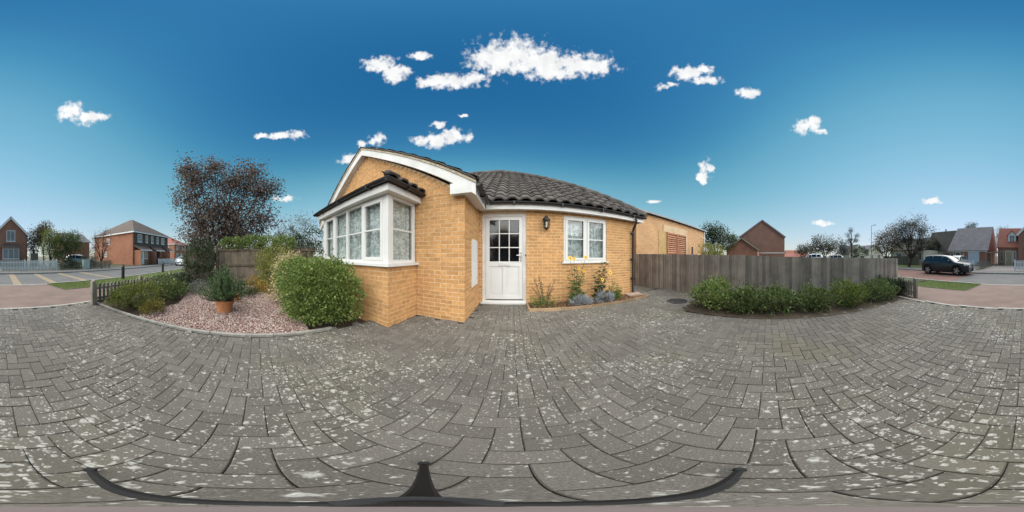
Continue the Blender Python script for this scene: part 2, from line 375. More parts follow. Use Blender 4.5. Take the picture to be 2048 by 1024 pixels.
def paver_mat(name, src):
    m = bpy.data.materials.new(name); m.use_nodes = True; N, L = m.node_tree.nodes, m.node_tree.links
    p = N['Principled BSDF']; p.inputs['Roughness'].default_value = 0.88; p.inputs['Specular IOR Level'].default_value = 0.25
    g = N.new('ShaderNodeNewGeometry')
    def noise(sc, det=4, ro=0.6):
        n = N.new('ShaderNodeTexNoise'); n.inputs['Scale'].default_value = sc; n.inputs['Detail'].default_value = det; n.inputs['Roughness'].default_value = ro
        L.new(g.outputs['Position'], n.inputs['Vector']); return n
    def math_(op, a, b, clamp=False):
        n = N.new('ShaderNodeMath'); n.operation = op; n.use_clamp = clamp
        for i, s_ in enumerate((a, b)):
            if isinstance(s_, (int, float)): n.inputs[i].default_value = s_
            else: L.new(s_, n.inputs[i])
        return n.outputs[0]
    def mixc(f, a, b):
        n = N.new('ShaderNodeMix'); n.data_type = 'RGBA'
        if isinstance(f, float): n.inputs[0].default_value = f
        else: L.new(f, n.inputs[0])
        for k, s_ in ((6, a), (7, b)):
            if isinstance(s_, tuple): n.inputs[k].default_value = (*s_, 1)
            else: L.new(s_, n.inputs[k])
        return n.outputs[2]
    fine = noise(150, 3); broad = noise(0.8, 3)
    cr = N.new('ShaderNodeValToRGB'); e = cr.color_ramp.elements; e[0].position = 0.3; e[1].position = 0.72
    e[0].color = (0.094, 0.083, 0.071, 1); e[1].color = (0.178, 0.160, 0.138, 1); L.new(fine.outputs['Fac'], cr.inputs[0])
    mossy = N.new('ShaderNodeMapRange'); mossy.inputs['From Min'].default_value = 0.5; mossy.inputs['From Max'].default_value = 0.72; L.new(broad.outputs['Fac'], mossy.inputs['Value'])
    col = mixc(math_('MULTIPLY', mossy.outputs[0], 0.55), cr.outputs[0], (0.135, 0.118, 0.075))
    # individual tone of each block
    if src == 'obj': o = N.new('ShaderNodeObjectInfo'); rs = o.outputs['Random']
    else: o = N.new('ShaderNodeAttribute'); o.attribute_name = 'rnd'; rs = o.outputs['Fac']
    mr_ = N.new('ShaderNodeMapRange'); mr_.inputs['To Min'].default_value = 0.83; mr_.inputs['To Max'].default_value = 1.14; L.new(rs, mr_.inputs['Value'])
    vm = N.new('ShaderNodeVectorMath'); vm.operation = 'SCALE'; L.new(col, vm.inputs[0]); L.new(mr_.outputs[0], vm.inputs['Scale'])
    # lichen rosettes of two sizes
    warp = noise(26, 3); wsub = N.new('ShaderNodeVectorMath'); wsub.operation = 'SUBTRACT'; L.new(warp.outputs['Color'], wsub.inputs[0]); wsub.inputs[1].default_value = (.5, .5, .5)
    wsc = N.new('ShaderNodeVectorMath'); wsc.operation = 'SCALE'; L.new(wsub.outputs[0], wsc.inputs[0]); wsc.inputs['Scale'].default_value = 0.055
    wad = N.new('ShaderNodeVectorMath'); wad.operation = 'ADD'; L.new(g.outputs['Position'], wad.inputs[0]); L.new(wsc.outputs[0], wad.inputs[1])
    patch = noise(0.9, 2); pm = N.new('ShaderNodeMapRange'); pm.inputs['From Min'].default_value = 0.36; pm.inputs['From Max'].default_value = 0.6; L.new(patch.outputs['Fac'], pm.inputs['Value'])
    # the corner by the shrub row has stayed cleaner
    dv = N.new('ShaderNodeVectorMath'); dv.operation = 'DISTANCE'; L.new(g.outputs['Position'], dv.inputs[0]); dv.inputs[1].default_value = (2.6, -0.7, -0.05)
    dm = N.new('ShaderNodeMapRange'); dm.inputs['From Min'].default_value = 0.5; dm.inputs['From Max'].default_value = 2.0; L.new(dv.outputs['Value'], dm.inputs['Value'])
    total = None
    for sc, rmax, keep in ((8.0, 0.27, 0.72), (17.0, 0.33, 0.58), (31.0, 0.36, 0.50), (55.0, 0.36, 0.45)):
        vo = N.new('ShaderNodeTexVoronoi'); vo.voronoi_dimensions = '2D'; vo.inputs['Scale'].default_value = sc; L.new(wad.outputs[0], vo.inputs['Vector'])
        sp = N.new('ShaderNodeSeparateColor'); L.new(vo.outputs['Color'], sp.inputs[0])
        rr = math_('MULTIPLY', math_('SUBTRACT', sp.outputs[0], keep), rmax/(1-keep))
        rr = math_('MULTIPLY', rr, math_('MULTIPLY', math_('ADD', math_('MULTIPLY', pm.outputs[0], 0.7), 0.45), math_('ADD', math_('MULTIPLY', dm.outputs[0], 0.75), 0.25)))
        spot = math_('MULTIPLY', math_('SUBTRACT', rr, vo.outputs['Distance']), 9.0, True)
        total = spot if total is None else math_('MAXIMUM', total, spot)
    lf = noise(70, 3); lc = N.new('ShaderNodeValToRGB'); lc.color_ramp.elements[0].position = 0.3; lc.color_ramp.elements[1].position = 0.65
    lc.color_ramp.elements[0].color = (0.25, 0.235, 0.205, 1); lc.color_ramp.elements[1].color = (0.56, 0.54, 0.49, 1); L.new(lf.outputs['Fac'], lc.inputs[0])
    fin = mixc(math_('MULTIPLY', total, 0.82), vm.outputs[0], lc.outputs[0])
    L.new(fin, p.inputs['Base Color'])
    b = N.new('ShaderNodeBump'); b.inputs['Strength'].default_value = 0.7; b.inputs['Distance'].default_value = 0.004; L.new(fine.outputs['Fac'], b.inputs['Height']); L.new(b.outputs[0], p.inputs['Normal'])
    return m
m_paver1 = paver_mat('paving_block', 'obj'); m_pavern = paver_mat('block_paving', 'attr')
m_joint = material('joint_sand', (0.050, 0.044, 0.036), 0.98, 0.3, 30)

def tarmac(name, c, dk, scale=3.0):
    return material(name, c, 0.93, 0.12, scale, 0.6, 220, dark=dk, bdist=0.006, detail=8)
m_road = tarmac('road_tarmac', (0.150, 0.143, 0.137), (0.115, 0.108, 0.104), 1.2)
m_foot = tarmac('red_tarmac', (0.205, 0.138, 0.112), (0.150, 0.100, 0.082), 1.6)
m_footgrey = tarmac('grey_tarmac', (0.17, 0.155, 0.145), (0.12, 0.11, 0.105))
m_kerb = material('kerb_concrete', (0.42, 0.39, 0.35), 0.9, 0.15, 6, 0.3, 80)
m_redpave = pattern_mat('red_block_road', (0.235, 0.125, 0.100), (0.20, 0.108, 0.088), (0.14, 0.09, 0.075), 0.2, 0.1, 0.006, vert=False)
m_tanpave = pattern_mat('tan_block_strip', (0.36, 0.275, 0.175), (0.31, 0.235, 0.155), (0.20, 0.16, 0.115), 0.2, 0.1, 0.006, vert=False)
m_drivepave = pattern_mat('grey_block_drive', (0.27, 0.235, 0.22), (0.24, 0.21, 0.20), (0.15, 0.13, 0.12), 0.2, 0.1, 0.006, vert=False)
m_turf = material('turf', (0.115, 0.155, 0.038), 0.95, 0.25, 6, 0.6, 60, dark=(0.07, 0.095, 0.025))
m_meadow = material('rough_ground', (0.10, 0.10, 0.055), 0.97, 0.3, 0.8, 0.5, 20)

# ------------------------------------------------------------------ ground, road, pavements
def sheet(name, x0, x1, y0, y1, dz, mat, nx=1, ny=1, zfun=None, kind='structure'):
    V = []; F = []
    for j in range(ny+1):
        for i in range(nx+1):
            x = x0+(x1-x0)*i/nx; y = y0+(y1-y0)*j/ny; V.append((x, y, (zfun(x, y) if zfun else 0)+dz))
    for j in range(ny):
        for i in range(nx):
            a = j*(nx+1)+i; F.append((a, a+1, a+nx+2, a+nx+1))
    me = bpy.data.meshes.new(name); me.from_pydata(V, [], F); me.materials.append(mat)
    o = link(name, me); o['kind'] = kind; return o
sheet('ground', -600, 600, -600, 600, -0.55, m_meadow)
sheet('garden_ground', -40, 5.3, -3.4, 30, -0.07, m_soil, 80, 4, gz)
sheet('side_ground', 5.3, 60, -8.0, 40, -0.26, m_meadow)
sheet('road', -90, 90, -13.5, -8.4, -0.38, m_road)
sheet('far_ground', -90, 90, -90, -15.65, -0.30, m_meadow)
sheet('footway', -90, 90, -8.3, -3.46, -0.004, m_foot, 200, 12, gz)
sheet('far_footway', -90, 90, -15.65, -13.63, -0.275, m_footgrey)
o = MB()
for i in range(150):       # near kerb, flush with the road at the crossover
    x0 = -69+i*0.92; up = 0.0 if -2.6 < x0+.46 < 2.4 else 0.05
    o.box(x0, x0+0.914, -8.42, -8.29, -0.6, -0.352+up)
k = o.build('kerb', m_kerb); k['kind'] = 'structure'
o = MB()
for i in range(150):
    x0 = -69+i*0.92; o.box(x0, x0+0.914, -13.63, -13.5, -0.6, -0.262)
k = o.build('far_kerb', m_kerb); k['kind'] = 'structure'
for i, xs in enumerate((-0.92, -2.95, -5.05, -7.2)):
    s = sheet('paving_strip', xs-0.24, xs+0.2, -13.45, -8.5, -0.375, m_tanpave)
sheet('red_road_surface', 4.2, 60, -13.45, -8.55, -0.375, m_redpave)
# drive edging: pale concrete between drive and footway, and beside the gravel
o = MB()
for i in range(6):
    x0 = -2.2+i*0.915; z = gz(x0+.45, -3.4); o.box(x0, x0+0.905, -3.47, -3.40, z-.2, z+0.006)
k = o.build('drive_edging', m_kerb); k['kind'] = 'structure'
o = MB()
for i in range(5):
    y0 = -3.2+i*0.86; o.box(-2.20, -2.145, y0, y0+0.85, -.2, 0.018)
k = o.build('garden_edging', m_conc); k['kind'] = 'structure'

# driveway: joint bed, then every block
def in_drive(x, y):
    if y < -3.39 or y > 3.82: return False
    if x < -2.14: return False
    if x > 4.86: return False
    if y > 1.80 and x < -1.71: return False
    if y > 2.58 and x < -0.77: return False
    if y > 3.22 and x > 0.36 and x < 3.62: return False
    if x > 3.0 and y < 1.75 + (x-3.0)*0.25: return False        # shrub bed
    return True
dr = sheet('driveway', -2.14, 4.9, -3.4, 8.0, -0.014, m_joint, 8, 4, gz)
def paver_mesh(name, w, d, mat):
    hx, hy = w/2, d/2; c = 0.004
    vs = [(-hx,-hy,-.05),(hx,-hy,-.05),(hx,hy,-.05),(-hx,hy,-.05),(-hx,-hy,-c),(hx,-hy,-c),(hx,hy,-c),(-hx,hy,-c),(-hx+c,-hy+c,0),(hx-c,-hy+c,0),(hx-c,hy-c,0),(-hx+c,hy-c,0)]
    fs = [(0,1,5,4),(1,2,6,5),(2,3,7,6),(3,0,4,7),(4,5,9,8),(5,6,10,9),(6,7,11,10),(7,4,8,11),(8,9,10,11)]
    me = bpy.data.meshes.new(name); me.from_pydata(vs, [], fs); me.materials.append(mat); return me, vs, fs
PW = 0.1015
meH, vH, fH = paver_mesh('paver_along', PW*2-.003, PW-.003, m_paver1)
meV, vV, fV = paver_mesh('paver_across', PW-.003, PW*2-.003, m_paver1)
blocks = []
for i in range(-24, 52):
    for j in range(-36, 40):
        k = (i-j) % 4
        if k == 0: x, y, h = (i+1)*PW+.035, (j+.5)*PW+.045, 1
        elif k == 3: x, y, h = (i+.5)*PW+.035, (j+1)*PW+.045, 0
        else: continue
        if in_drive(x, y): blocks.append((x, y, h))
# the strip between bungalow and board fence
for i in range(36, 49):
    for j in range(38, 62):
        k = (i-j) % 4
        if k == 0: x, y, h = (i+1)*PW+.035, (j+.5)*PW+.045, 1
        elif k == 3: x, y, h = (i+.5)*PW+.035, (j+1)*PW+.045, 0
        else: continue
        if not in_drive(x, y) and x > 3.66 and x < 4.78: blocks.append((x, y, h))
blocks.sort(key=lambda b: b[0]**2+b[1]**2)
rest = MB()
for n, (x, y, h) in enumerate(blocks):
    z = gz(x, y)+random.uniform(-.002, .002)
    rx, ry, rz_ = random.gauss(0, .006), random.gauss(0, .006)+0.025*(x > .5), random.gauss(0, .006)
    if n < 300:
        p = bpy.data.objects.new('paver', meH if h else meV); COL.objects.link(p)
        p.location = (x, y, z); p.rotation_euler = (rx, ry, rz_); p.parent = dr
    else:
        M = Matrix.Translation((x, y, z)) @ Matrix.Rotation(rz_, 4, 'Z') @ Matrix.Rotation(ry, 4, 'Y') @ Matrix.Rotation(rx, 4, 'X')
        rest.cur = random.random()
        rest.add([M @ Vector(v) for v in (vH if h else vV)], fH if h else fV)
pv = rest.build('paving', m_pavern, dr); pv['kind'] = 'stuff'
# round inspection cover set in the paving
cx, cy = 3.66, 2.28
mc = empty('inspection_cover', (cx, cy, gz(cx, cy)))
b = MB(); b.lathe([(0.0, -.03), (.275, -.03), (.275, .010), (.235, .011), (.232, .004), (0.0, .004)], (cx, cy, gz(cx, cy)), 28)
b.build('frame', material('cast_iron', (0.035, 0.033, 0.032), 0.7, 0.25, 20, 0.3, 80), mc)
b = MB()
for i in range(-5, 6):
    L_ = math.sqrt(max(0, .215**2-(i*.04)**2)); b.box(cx-L_, cx+L_, cy+i*.04-.007, cy+i*.04+.007, gz(cx, cy)+.004, gz(cx, cy)+.008)
b.build('tread', MAT['cast_iron'], mc)
tag(mc, 'round dark iron inspection cover set flush in the paving near the board fence', 'manhole cover')

# ------------------------------------------------------------------ bungalow
H = empty('bungalow', (-0.77, 2.58, 0))
tag(H, 'buff brick bungalow with white bay window, white front door and dark tiled roof', 'bungalow')
COURSE, BL, BH, J, BD = 0.075, 0.214, 0.0635, 0.0115, 0.1025
cand = []      # (score, wall, matrix)
wall_rest = {}
me_brick = None
def brick_verts(w): 
    hw, hh = w/2, BH/2
    return [(-hw,0,-hh),(hw,0,-hh),(hw,0,hh),(-hw,0,hh),(-hw,-BD,-hh),(hw,-BD,-hh),(hw,-BD,hh),(-hw,-BD,hh)]
brick_faces = [(0,1,2,3)[::-1],(0,4,5,1)[::-1],(1,5,6,2)[::-1],(2,6,7,3)[::-1],(3,7,4,0)[::-1]]
bm_ = bpy.data.meshes.new('brick'); bm_.from_pydata(brick_verts(BL), [], brick_faces); bm_.materials.append(m_brick1); me_brick = bm_
def wall(name, O, t, n, L, zt, holes=(), z0=-0.15, par=0, top=None, end=0, skip=None, back=0.22, ends=(0.0, 0.0)):
    """O start corner, t along the wall, n outward; courses laid in stretcher bond with real joints"""
    O, t, n = Vector(O), Vector(t), Vector(n)
    w = MB()
    # mortar and inner leaf, cut round the openings
    ss = sorted({ends[0], L-ends[1], *[h[0] for h in holes], *[h[1] for h in holes]}); zs = sorted({z0, zt, *[h[2] for h in holes], *[h[3] for h in holes]})
    for a, b2 in zip(ss, ss[1:]):
        for c, d in zip(zs, zs[1:]):
            sm, zm = (a+b2)/2, (c+d)/2
            if any(h[0] < sm < h[1] and h[2] < zm < h[3] for h in holes): continue
            ctr = O + t*sm + Vector((0, 0, zm)) - n*(0.005+back/2)
            w.obox(ctr, t, n, (0, 0, 1), (b2-a)/2, back/2, (d-c)/2)
    if top:
        poly = [(0, zt)] + top(None) + [(L, zt)]
        vs = []; k = len(poly)
        for off in (0.005, 0.005+back):
            for (s_, z_) in poly: vs.append(O + t*s_ + Vector((0, 0, z_)) - n*off)
        fs = [tuple(range(k)), tuple(range(2*k-1, k-1, -1))] + [(i, (i+1) % k, k+(i+1) % k, k+i) for i in range(k)]
        w.add(vs, fs)
    wo_ = w.build(name, m_mortar, H)
    rest_ = MB()
    R3 = Matrix((t, n, Vector((0, 0, 1)))).transposed()
    zmax = zt if not top else max(p[1] for p in top(None))
    k0 = int(math.floor(z0/COURSE)); kk = k0
    while kk*COURSE + BH < zmax + 0.001:
        za = kk*COURSE+0.005; zb = za+BH; zc = (za+zb)/2
        s_lo = 0.0 if (kk+par) % 2 == 0 else BD+J
        s_hi = L
        if end: s_hi = L if (kk+par) % 2 == 0 else L-BD-J
        iv = [(s_lo, s_hi)]
        if top and zb > zt:
            a_, b_ = top(zb); iv = [(max(s_lo, a_), min(s_hi, b_))]
        for h in holes:
            if h[2] < zb-.01 and h[3] > za+.01:
                nv = []
                for (a_, b_) in iv:
                    if h[0] > a_: nv.append((a_, min(b_, h[0])))
                    if h[1] < b_: nv.append((max(a_, h[1]), b_))
                iv = [q for q in nv if q[1]-q[0] > .02]
        s_ = s_lo
        while s_ < s_hi:
            e_ = s_+BL
            for (a_, b_) in iv:
                p0, p1 = max(s_, a_), min(e_, b_)
                if p1-p0 < 0.02: continue
                ctr = O + t*((p0+p1)/2) + n*random.uniform(-.0012, .0012) + Vector((0, 0, zc+random.uniform(-.001, .001)))
                M = Matrix.Translation(ctr) @ R3.to_4x4() @ Matrix.Rotation(random.gauss(0, .003), 4, 'Y')
                full = abs((p1-p0)-BL) < 1e-4
                dv_ = Vector((0, 0, CAMZ))-ctr; sc_ = max(0, dv_.normalized().dot(n))/dv_.length_squared
                if full and not (skip and skip(ctr)): cand.append((sc_, wo_, M, rest_))
                else:
                    rest_.cur = random.random(); rest_.add([M @ Vector(v) for v in brick_verts(p1-p0)], brick_faces)
            s_ = e_+J
        kk += 1
    wall_rest[wo_.name] = (wo_, rest_)
    return wo_
YF, YG, YB, XC, XR = 3.80, 2.58, 1.80, -0.77, 3.53
BX0, BX1 = -4.13, -1.71        # bay
GX0 = -5.75; AX = -3.20; AZ = 4.02
def gab(zq):
    zl = 2.25
    if zq is None: return [(AX-GX0, AZ)]
    f = (AZ-zq)/(AZ-zl); return (AX-GX0-f*(AX-GX0)+.02, AX-GX0+f*(XC-AX)-.02)
# gable wall (runs left to right, outward -Y); brick s from the outer corner so the bond closes there
def gab2(zq):
    if zq is None: return [(XC-AX, AZ)]
    a_, b_ = gab(zq); return (XC-GX0-b_, XC-GX0-a_)
wall('wall', (XC, YG, 0), (-1, 0, 0), (0, -1, 0), XC-GX0, 2.25, holes=[(XC-BX1+.06, XC-BX0-.06, -0.2, 2.28)], par=0, top=gab2, ends=(0.007, 0))
# return wall with the meter box, outward +X
MY0, MY1, MZ0, MZ1 = 3.06, 3.50, 0.56, 1.45
wall('wall', (XC, YG, 0), (0, 1, 0), (1, 0, 0), YF-YG-.006, 2.25, par=1, holes=[(MY0-YG, MY1-YG, MZ0, MZ1)], back=0.2, ends=(.03, 0))
# recessed front with door and window
DX0, DX1, DZ1 = -0.70, 0.335, 2.17
WX0, WX1, WZ0, WZ1 = 1.25, 2.49, 1.00, 2.16
wall('wall', (XR, YF, 0), (-1, 0, 0), (0, -1, 0), XR-XC, 2.25, par=0, holes=[(XR-DX1, XR-DX0, -0.2, DZ1), (XR-WX1, XR-WX0, WZ0, WZ1)], ends=(0.007, 0))
wall('wall', (XR, YF, 0), (0, 1, 0), (1, 0, 0), 8.4, 2.25, par=1, back=0.2, ends=(.03, 0))
# bay plinth: front and side
wall('wall', (BX1, YB, 0), (-1, 0, 0), (0, -1, 0), BX1-BX0, 0.985, par=0, ends=(0.007, 0.007), end=0, skip=lambda c: c.x < -2.35, back=0.2)
wall('wall', (BX1, YB, 0), (0, 1, 0), (1, 0, 0), YG-YB-.004, 0.985, par=1, back=0.2, ends=(.03, 0))
b = MB(); b.box(BX0, BX0+.2, YB+.24, YG-.01, -.15, .985); b.box(GX0, GX0+.22, YG+.24, 12.1, -.15, 2.25); b.box(GX0, XR-.01, 12.0, 12.2, -.15, 2.25)
b.build('wall', m_brickn, H)
cand.sort(key=lambda c: -c[0])
for n, (sc_, wo_, M, rest_) in enumerate(cand):
    if n < 300:
        p = bpy.data.objects.new('brick', me_brick); COL.objects.link(p); p.parent = wo_; p.matrix_basis = M
    else:
        rest_.cur = random.random(); rest_.add([M @ Vector(v) for v in brick_verts(BL)], brick_faces)
for wo_, rest_ in wall_rest.values():
    q = rest_.build('brickwork', m_brickn, wo_); q['kind'] = 'stuff'
# dark room behind the glazing so the windows have depth
b = MB(); b.box(GX0+.3, XR-.3, 7.5, 7.6, 0, 2.3); b.box(GX0+.3, XR-.3, 4.05, 7.5, 2.262, 2.29); b.box(GX0+.3, XR-.3, 4.05, 7.5, -.02, 0.0); b.box(GX0+.3, XC-.3, 2.85, 4.04, -.02, 0.0); b.box(GX0+.3, XC-.3, 2.85, 4.04, 2.262, 2.29)
b.box(-0.98, -0.9, 4.1, 7.5, 0, 2.3); b.box(0.85, 0.95, 4.1, 7.5, 0, 2.3)
b.build('inner_wall', material('room_plaster', (0.42, 0.40, 0.37), 0.9, 0.05, 2), H)

# ---- windows
def lace_mat():
    m = bpy.data.materials.new('lace'); m.use_nodes = True; N, L = m.node_tree.nodes, m.node_tree.links
    p = N['Principled BSDF']; p.inputs['Roughness'].default_value = 0.9
    g = N.new('ShaderNodeNewGeometry')
    vo = N.new('ShaderNodeTexVoronoi'); vo.inputs['Scale'].default_value = 26; L.new(g.outputs['Position'], vo.inputs['Vector'])
    n = N.new('ShaderNodeTexNoise'); n.inputs['Scale'].default_value = 11; n.inputs['Detail'].default_value = 4; L.new(g.outputs['Position'], n.inputs['Vector'])
    mu = N.new('ShaderNodeMath'); mu.operation = 'MULTIPLY_ADD'; mu.inputs[1].default_value = 0.5; L.new(vo.outputs['Distance'], mu.inputs[0]); L.new(n.outputs['Fac'], mu.inputs[2])
    cr = N.new('ShaderNodeValToRGB'); cr.color_ramp.elements[0].position = 0.55; cr.color_ramp.elements[1].position = 0.9
    cr.color_ramp.elements[0].color = (0.90, 0.91, 0.90, 1); cr.color_ramp.elements[1].color = (0.62, 0.64, 0.63, 1); L.new(mu.outputs[0], cr.inputs[0]); L.new(cr.outputs[0], p.inputs['Base Color'])
    t = N.new('ShaderNodeBsdfTransparent'); mx_ = N.new('ShaderNodeMixShader')
    mr_ = N.new('ShaderNodeMapRange'); mr_.inputs['From Min'].default_value = 0.6; mr_.inputs['From Max'].default_value = 0.95; mr_.inputs['To Min'].default_value = 0.05; mr_.inputs['To Max'].default_value = 0.32; L.new(mu.outputs[0], mr_.inputs['Value'])
    L.new(mr_.outputs[0], mx_.inputs[0]); L.new(p.outputs[0], mx_.inputs[1]); L.new(t.outputs[0], mx_.inputs[2]); L.new(mx_.outputs[0], N['Material Output'].inputs[0])
    return m
m_lace = lace_mat()
def curtain(parent, O, t, n, L, z0, z1, folds, amp, mat=None):
    O, t, n = Vector(O), Vector(t), Vector(n); k = int(L*90); V = []; ph = random.random()*6
    for z in (z0, z0*.6+z1*.4, z1):
        for i in range(k+1):
            s_ = L*i/k; a_ = amp*(math.sin(s_*folds*6.28+ph)+.5*math.sin(s_*folds*15.1+1+z))
            V.append(O + t*s_ + n*a_ + Vector((0, 0, z)))
    F = [(r*(k+1)+i, r*(k+1)+i+1, (r+1)*(k+1)+i+1, (r+1)*(k+1)+i) for r in range(2) for i in range(k)]
    me = bpy.data.meshes.new('curtain'); me.from_pydata(V, [], F); me.materials.append(mat or m_lace)
    me.polygons.foreach_set('use_smooth', [True]*len(F)); return link('curtain', me, parent)
class Plane:
    """little helper to build boxes in a wall's own coordinates: s along, d outward, z up"""
    def __init__(s, O, t, n): s.O, s.t, s.n = Vector(O), Vector(t), Vector(n)
    def box(s, mb, a, b_, d0, d1, z0, z1, m=0):
        mb.obox(s.O+s.t*((a+b_)/2)+s.n*((d0+d1)/2)+Vector((0, 0, (z0+z1)/2)), s.t, s.n, (0, 0, 1), (b_-a)/2, (d1-d0)/2, (z1-z0)/2, m)
def light(parent, P, a, b_, z0, z1, sash, bar=True, fw=0.055, d=-0.03, open_vent=False):
    """one glazed light: optional sash frame, glazing bar and two panes"""
    s_ = MB(); f = fw if sash else 0.012
    dd = 0.022 if sash else 0.0
    if sash:
        P.box(s_, a, b_, d, d+dd+.02, z0, z0+f); P.box(s_, a, b_, d, d+dd+.02, z1-f, z1); P.box(s_, a, a+f, d, d+dd+.018, z0+f, z1-f); P.box(s_, b_-f, b_, d, d+dd+.018, z0+f, z1-f)
        s_.build('sash', m_upvc, parent)
    zm = z0+(z1-z0)*0.50
    if bar:
        s_ = MB(); P.box(s_, a+f, b_-f, d-.012, d+dd+.008, zm-.012, zm+.012); s_.build('glazing_bar', m_upvc, parent)
    for (q0, q1) in ((z0+f, zm-.012), (zm+.012, z1-f)) if bar else ((z0+f, z1-f),):
        g = MB(); P.box(g, a+f, b_-f, d-.004, d+.002, q0, q1); g.build('pane', m_glass, parent)
# front window
P = Plane((WX0, YF, 0), (1, 0, 0), (0, -1, 0)); Wd = WX1-WX0
fr = MB(); f = 0.05; d0, d1 = -0.085, -0.022
P.box(fr, 0, Wd, d0, d1, WZ0, WZ0+f); P.box(fr, 0, Wd, d0, d1, WZ1-f, WZ1); P.box(fr, 0, f, d0, d1, WZ0+f, WZ1-f); P.box(fr, Wd-f, Wd, d0, d1, WZ0+f, WZ1-f); P.box(fr, Wd/2-.03, Wd/2+.03, d0, d1, WZ0+f, WZ1-f)
wf = fr.build('window', m_upvc, H)
light(wf, P, f, Wd/2-.03, WZ0+f, WZ1-f, True, d=-.045); light(wf, P, Wd/2+.03, Wd-f, WZ0+f, WZ1-f, True, d=-.045)
s_ = MB(); P.box(s_, -.05, Wd+.05, -.04, .045, WZ0-.035, WZ0-.002); s_.build('sill', m_upvc, wf)
curtain(wf, (WX0+.03, YF+.15, 0), (1, 0, 0), (0, 1, 0), 0.52, WZ0+.02, WZ1, 9, .016)
curtain(wf, (WX0+.63, YF+.155, 0), (1, 0, 0), (0, 1, 0), 0.58, WZ0+.02, WZ1, 9, .016)
# front door
P = Plane((DX0, YF, 0), (1, 0, 0), (0, -1, 0)); Dw = DX1-DX0; ZT = 0.075
fr = MB(); f = 0.075; d0, d1 = -0.10, -0.035
P.box(fr, 0, f, d0, d1, ZT, DZ1); P.box(fr, Dw-f, Dw, d0, d1, ZT, DZ1); P.box(fr, f, Dw-f, d0, d1, DZ1-f, DZ1)
dl = MB(); a, b_ = f+.006, Dw-f-.006; z0, z1 = ZT+.03, DZ1-f-.006; e0, e1 = -.095, -.048
st = 0.085; gz0, gz1 = 1.02, z1-.075
P.box(dl, a, a+st, e0, e1, z0, z1); P.box(dl, b_-st, b_, e0, e1, z0, z1); P.box(dl, a+st, b_-st, e0, e1, gz1, z1); P.box(dl, a+st, b_-st, e0, e1, .90, gz0); P.box(dl, a+st, b_-st, e0, e1, z0, z0+.10)
mid = (a+b_)/2; P.box(dl, mid-.035, mid+.035, e0, e1, z0+.10, .90)
door = dl.build('door', m_upvc, H)
fr.build('frame', m_upvc_dirty, door)
for (p0, p1) in ((a+st, mid-.035), (mid+.035, b_-st)):
    q = MB(); P.box(q, p0, p1, e0+.006, e1-.018, z0+.10, .90); P.box(q, p0+.035, p1-.035, e1-.018, e1-.008, z0+.135, .865); q.build('panel', m_upvc, door)
m_obs = glass_mat('textured_glass', (0.62, 0.64, 0.64), 1.0, 0.09)
gx = [a+st+(b_-a-2*st)*i/3 for i in range(4)]; gzz = [gz0+(gz1-gz0)*i/3 for i in range(4)]
for i in range(3):
    for j in range(3):
        q = MB(); P.box(q, gx[i]+.009, gx[i+1]-.009, -.075, -.069, gzz[j]+.009, gzz[j+1]-.009); q.build('pane', m_obs, door)
q = MB()
for i in (1, 2): P.box(q, gx[i]-.011, gx[i]+.011, -.085, e1-.002, gz0, gz1)
for j in (1, 2):
    for i in range(3): P.box(q, gx[i]+(.011 if i else 0), gx[i+1]-(.011 if i < 2 else 0), -.085, e1-.003, gzz[j]-.011, gzz[j]+.011)
q.build('glazing_bar', m_upvc, door)
q = MB(); P.box(q, mid-.13, mid+.13, e1+.001, e1+.012, .915, .985); P.box(q, mid-.115, mid+.115, e1+.012, e1+.017, .925, .965); q.build('letter_box', m_upvc_dirty, door)
q = MB(); hx = b_-.04
P.box(q, hx-.014, hx+.014, e1+.001, e1+.010, 1.02, 1.24); q.tube([P.O+P.t*hx+P.n*(e1+.005)+Vector((0,0,1.17)), P.O+P.t*hx+P.n*(e1+.05)+Vector((0,0,1.17)), P.O+P.t*(hx-.11)+P.n*(e1+.052)+Vector((0,0,1.165))], .010, 8)
q.build('handle', m_metal, door)
q = MB(); q.lathe([(0, 0), (.020, 0), (.020, .012), (.009, .014), (0, .014)], (0, 0, 0), 12)
kb = q.build('door_bell', m_black, H, local=True); kb.matrix_parent_inverse = Matrix.Identity(4); kb.parent = H; kb.rotation_euler = (R(90), 0, 0); kb.location = (DX1-.012+.77, YF-2.58+.034, 1.165)
q = MB(); P.box(q, -.03, Dw+.03, -.12, .05, 0.0, .038); P.box(q, 0.0, Dw, -.11, -.02, .038, ZT-.002); q.build('threshold', m_upvc, door)
# lintel strip over the door
q = MB(); P.box(q, 0, Dw, -.03, .004, DZ1+.001, 2.248); q.build('door_head', material('door_head_board', (0.60, 0.47, 0.32), 0.7, 0.1, 5), H)
# bay window
m_bayglass = m_glass
SILL = 0.985; BZ0, BZ1 = 1.03, 2.16
cp = 0.085
PF = Plane((BX1, YB, 0), (-1, 0, 0), (0, -1, 0)); PS = Plane((BX1, YB, 0), (0, 1, 0), (1, 0, 0)); BW = BX1-BX0; BS = YG-YB
fr = MB(); f = .05; d0, d1 = -.085, -.02
for (P, W0, W1) in ((PF, cp, BW-cp), (PS, cp, BS-.03)):
    P.box(fr, W0, W1, d0, d1, BZ0, BZ0+f); P.box(fr, W0, W1, d0, d1, BZ1-f, BZ1); P.box(fr, W0, W0+f, d0, d1, BZ0+f, BZ1-f); P.box(fr, W1-f, W1, d0, d1, BZ0+f, BZ1-f)
cuts = [cp+f+(BW-2*cp-2*f)*i/4 for i in range(5)]
for c_ in cuts[1:-1]: PF.box(fr, c_-.025, c_+.025, d0, d1, BZ0+f, BZ1-f)
bay = fr.build('bay_window', m_upvc, H)
q = MB(); q.box(BX1-cp, BX1-.012, YB+.012, YB+cp, BZ0, BZ1); q.build('corner_post', m_upvc, bay)
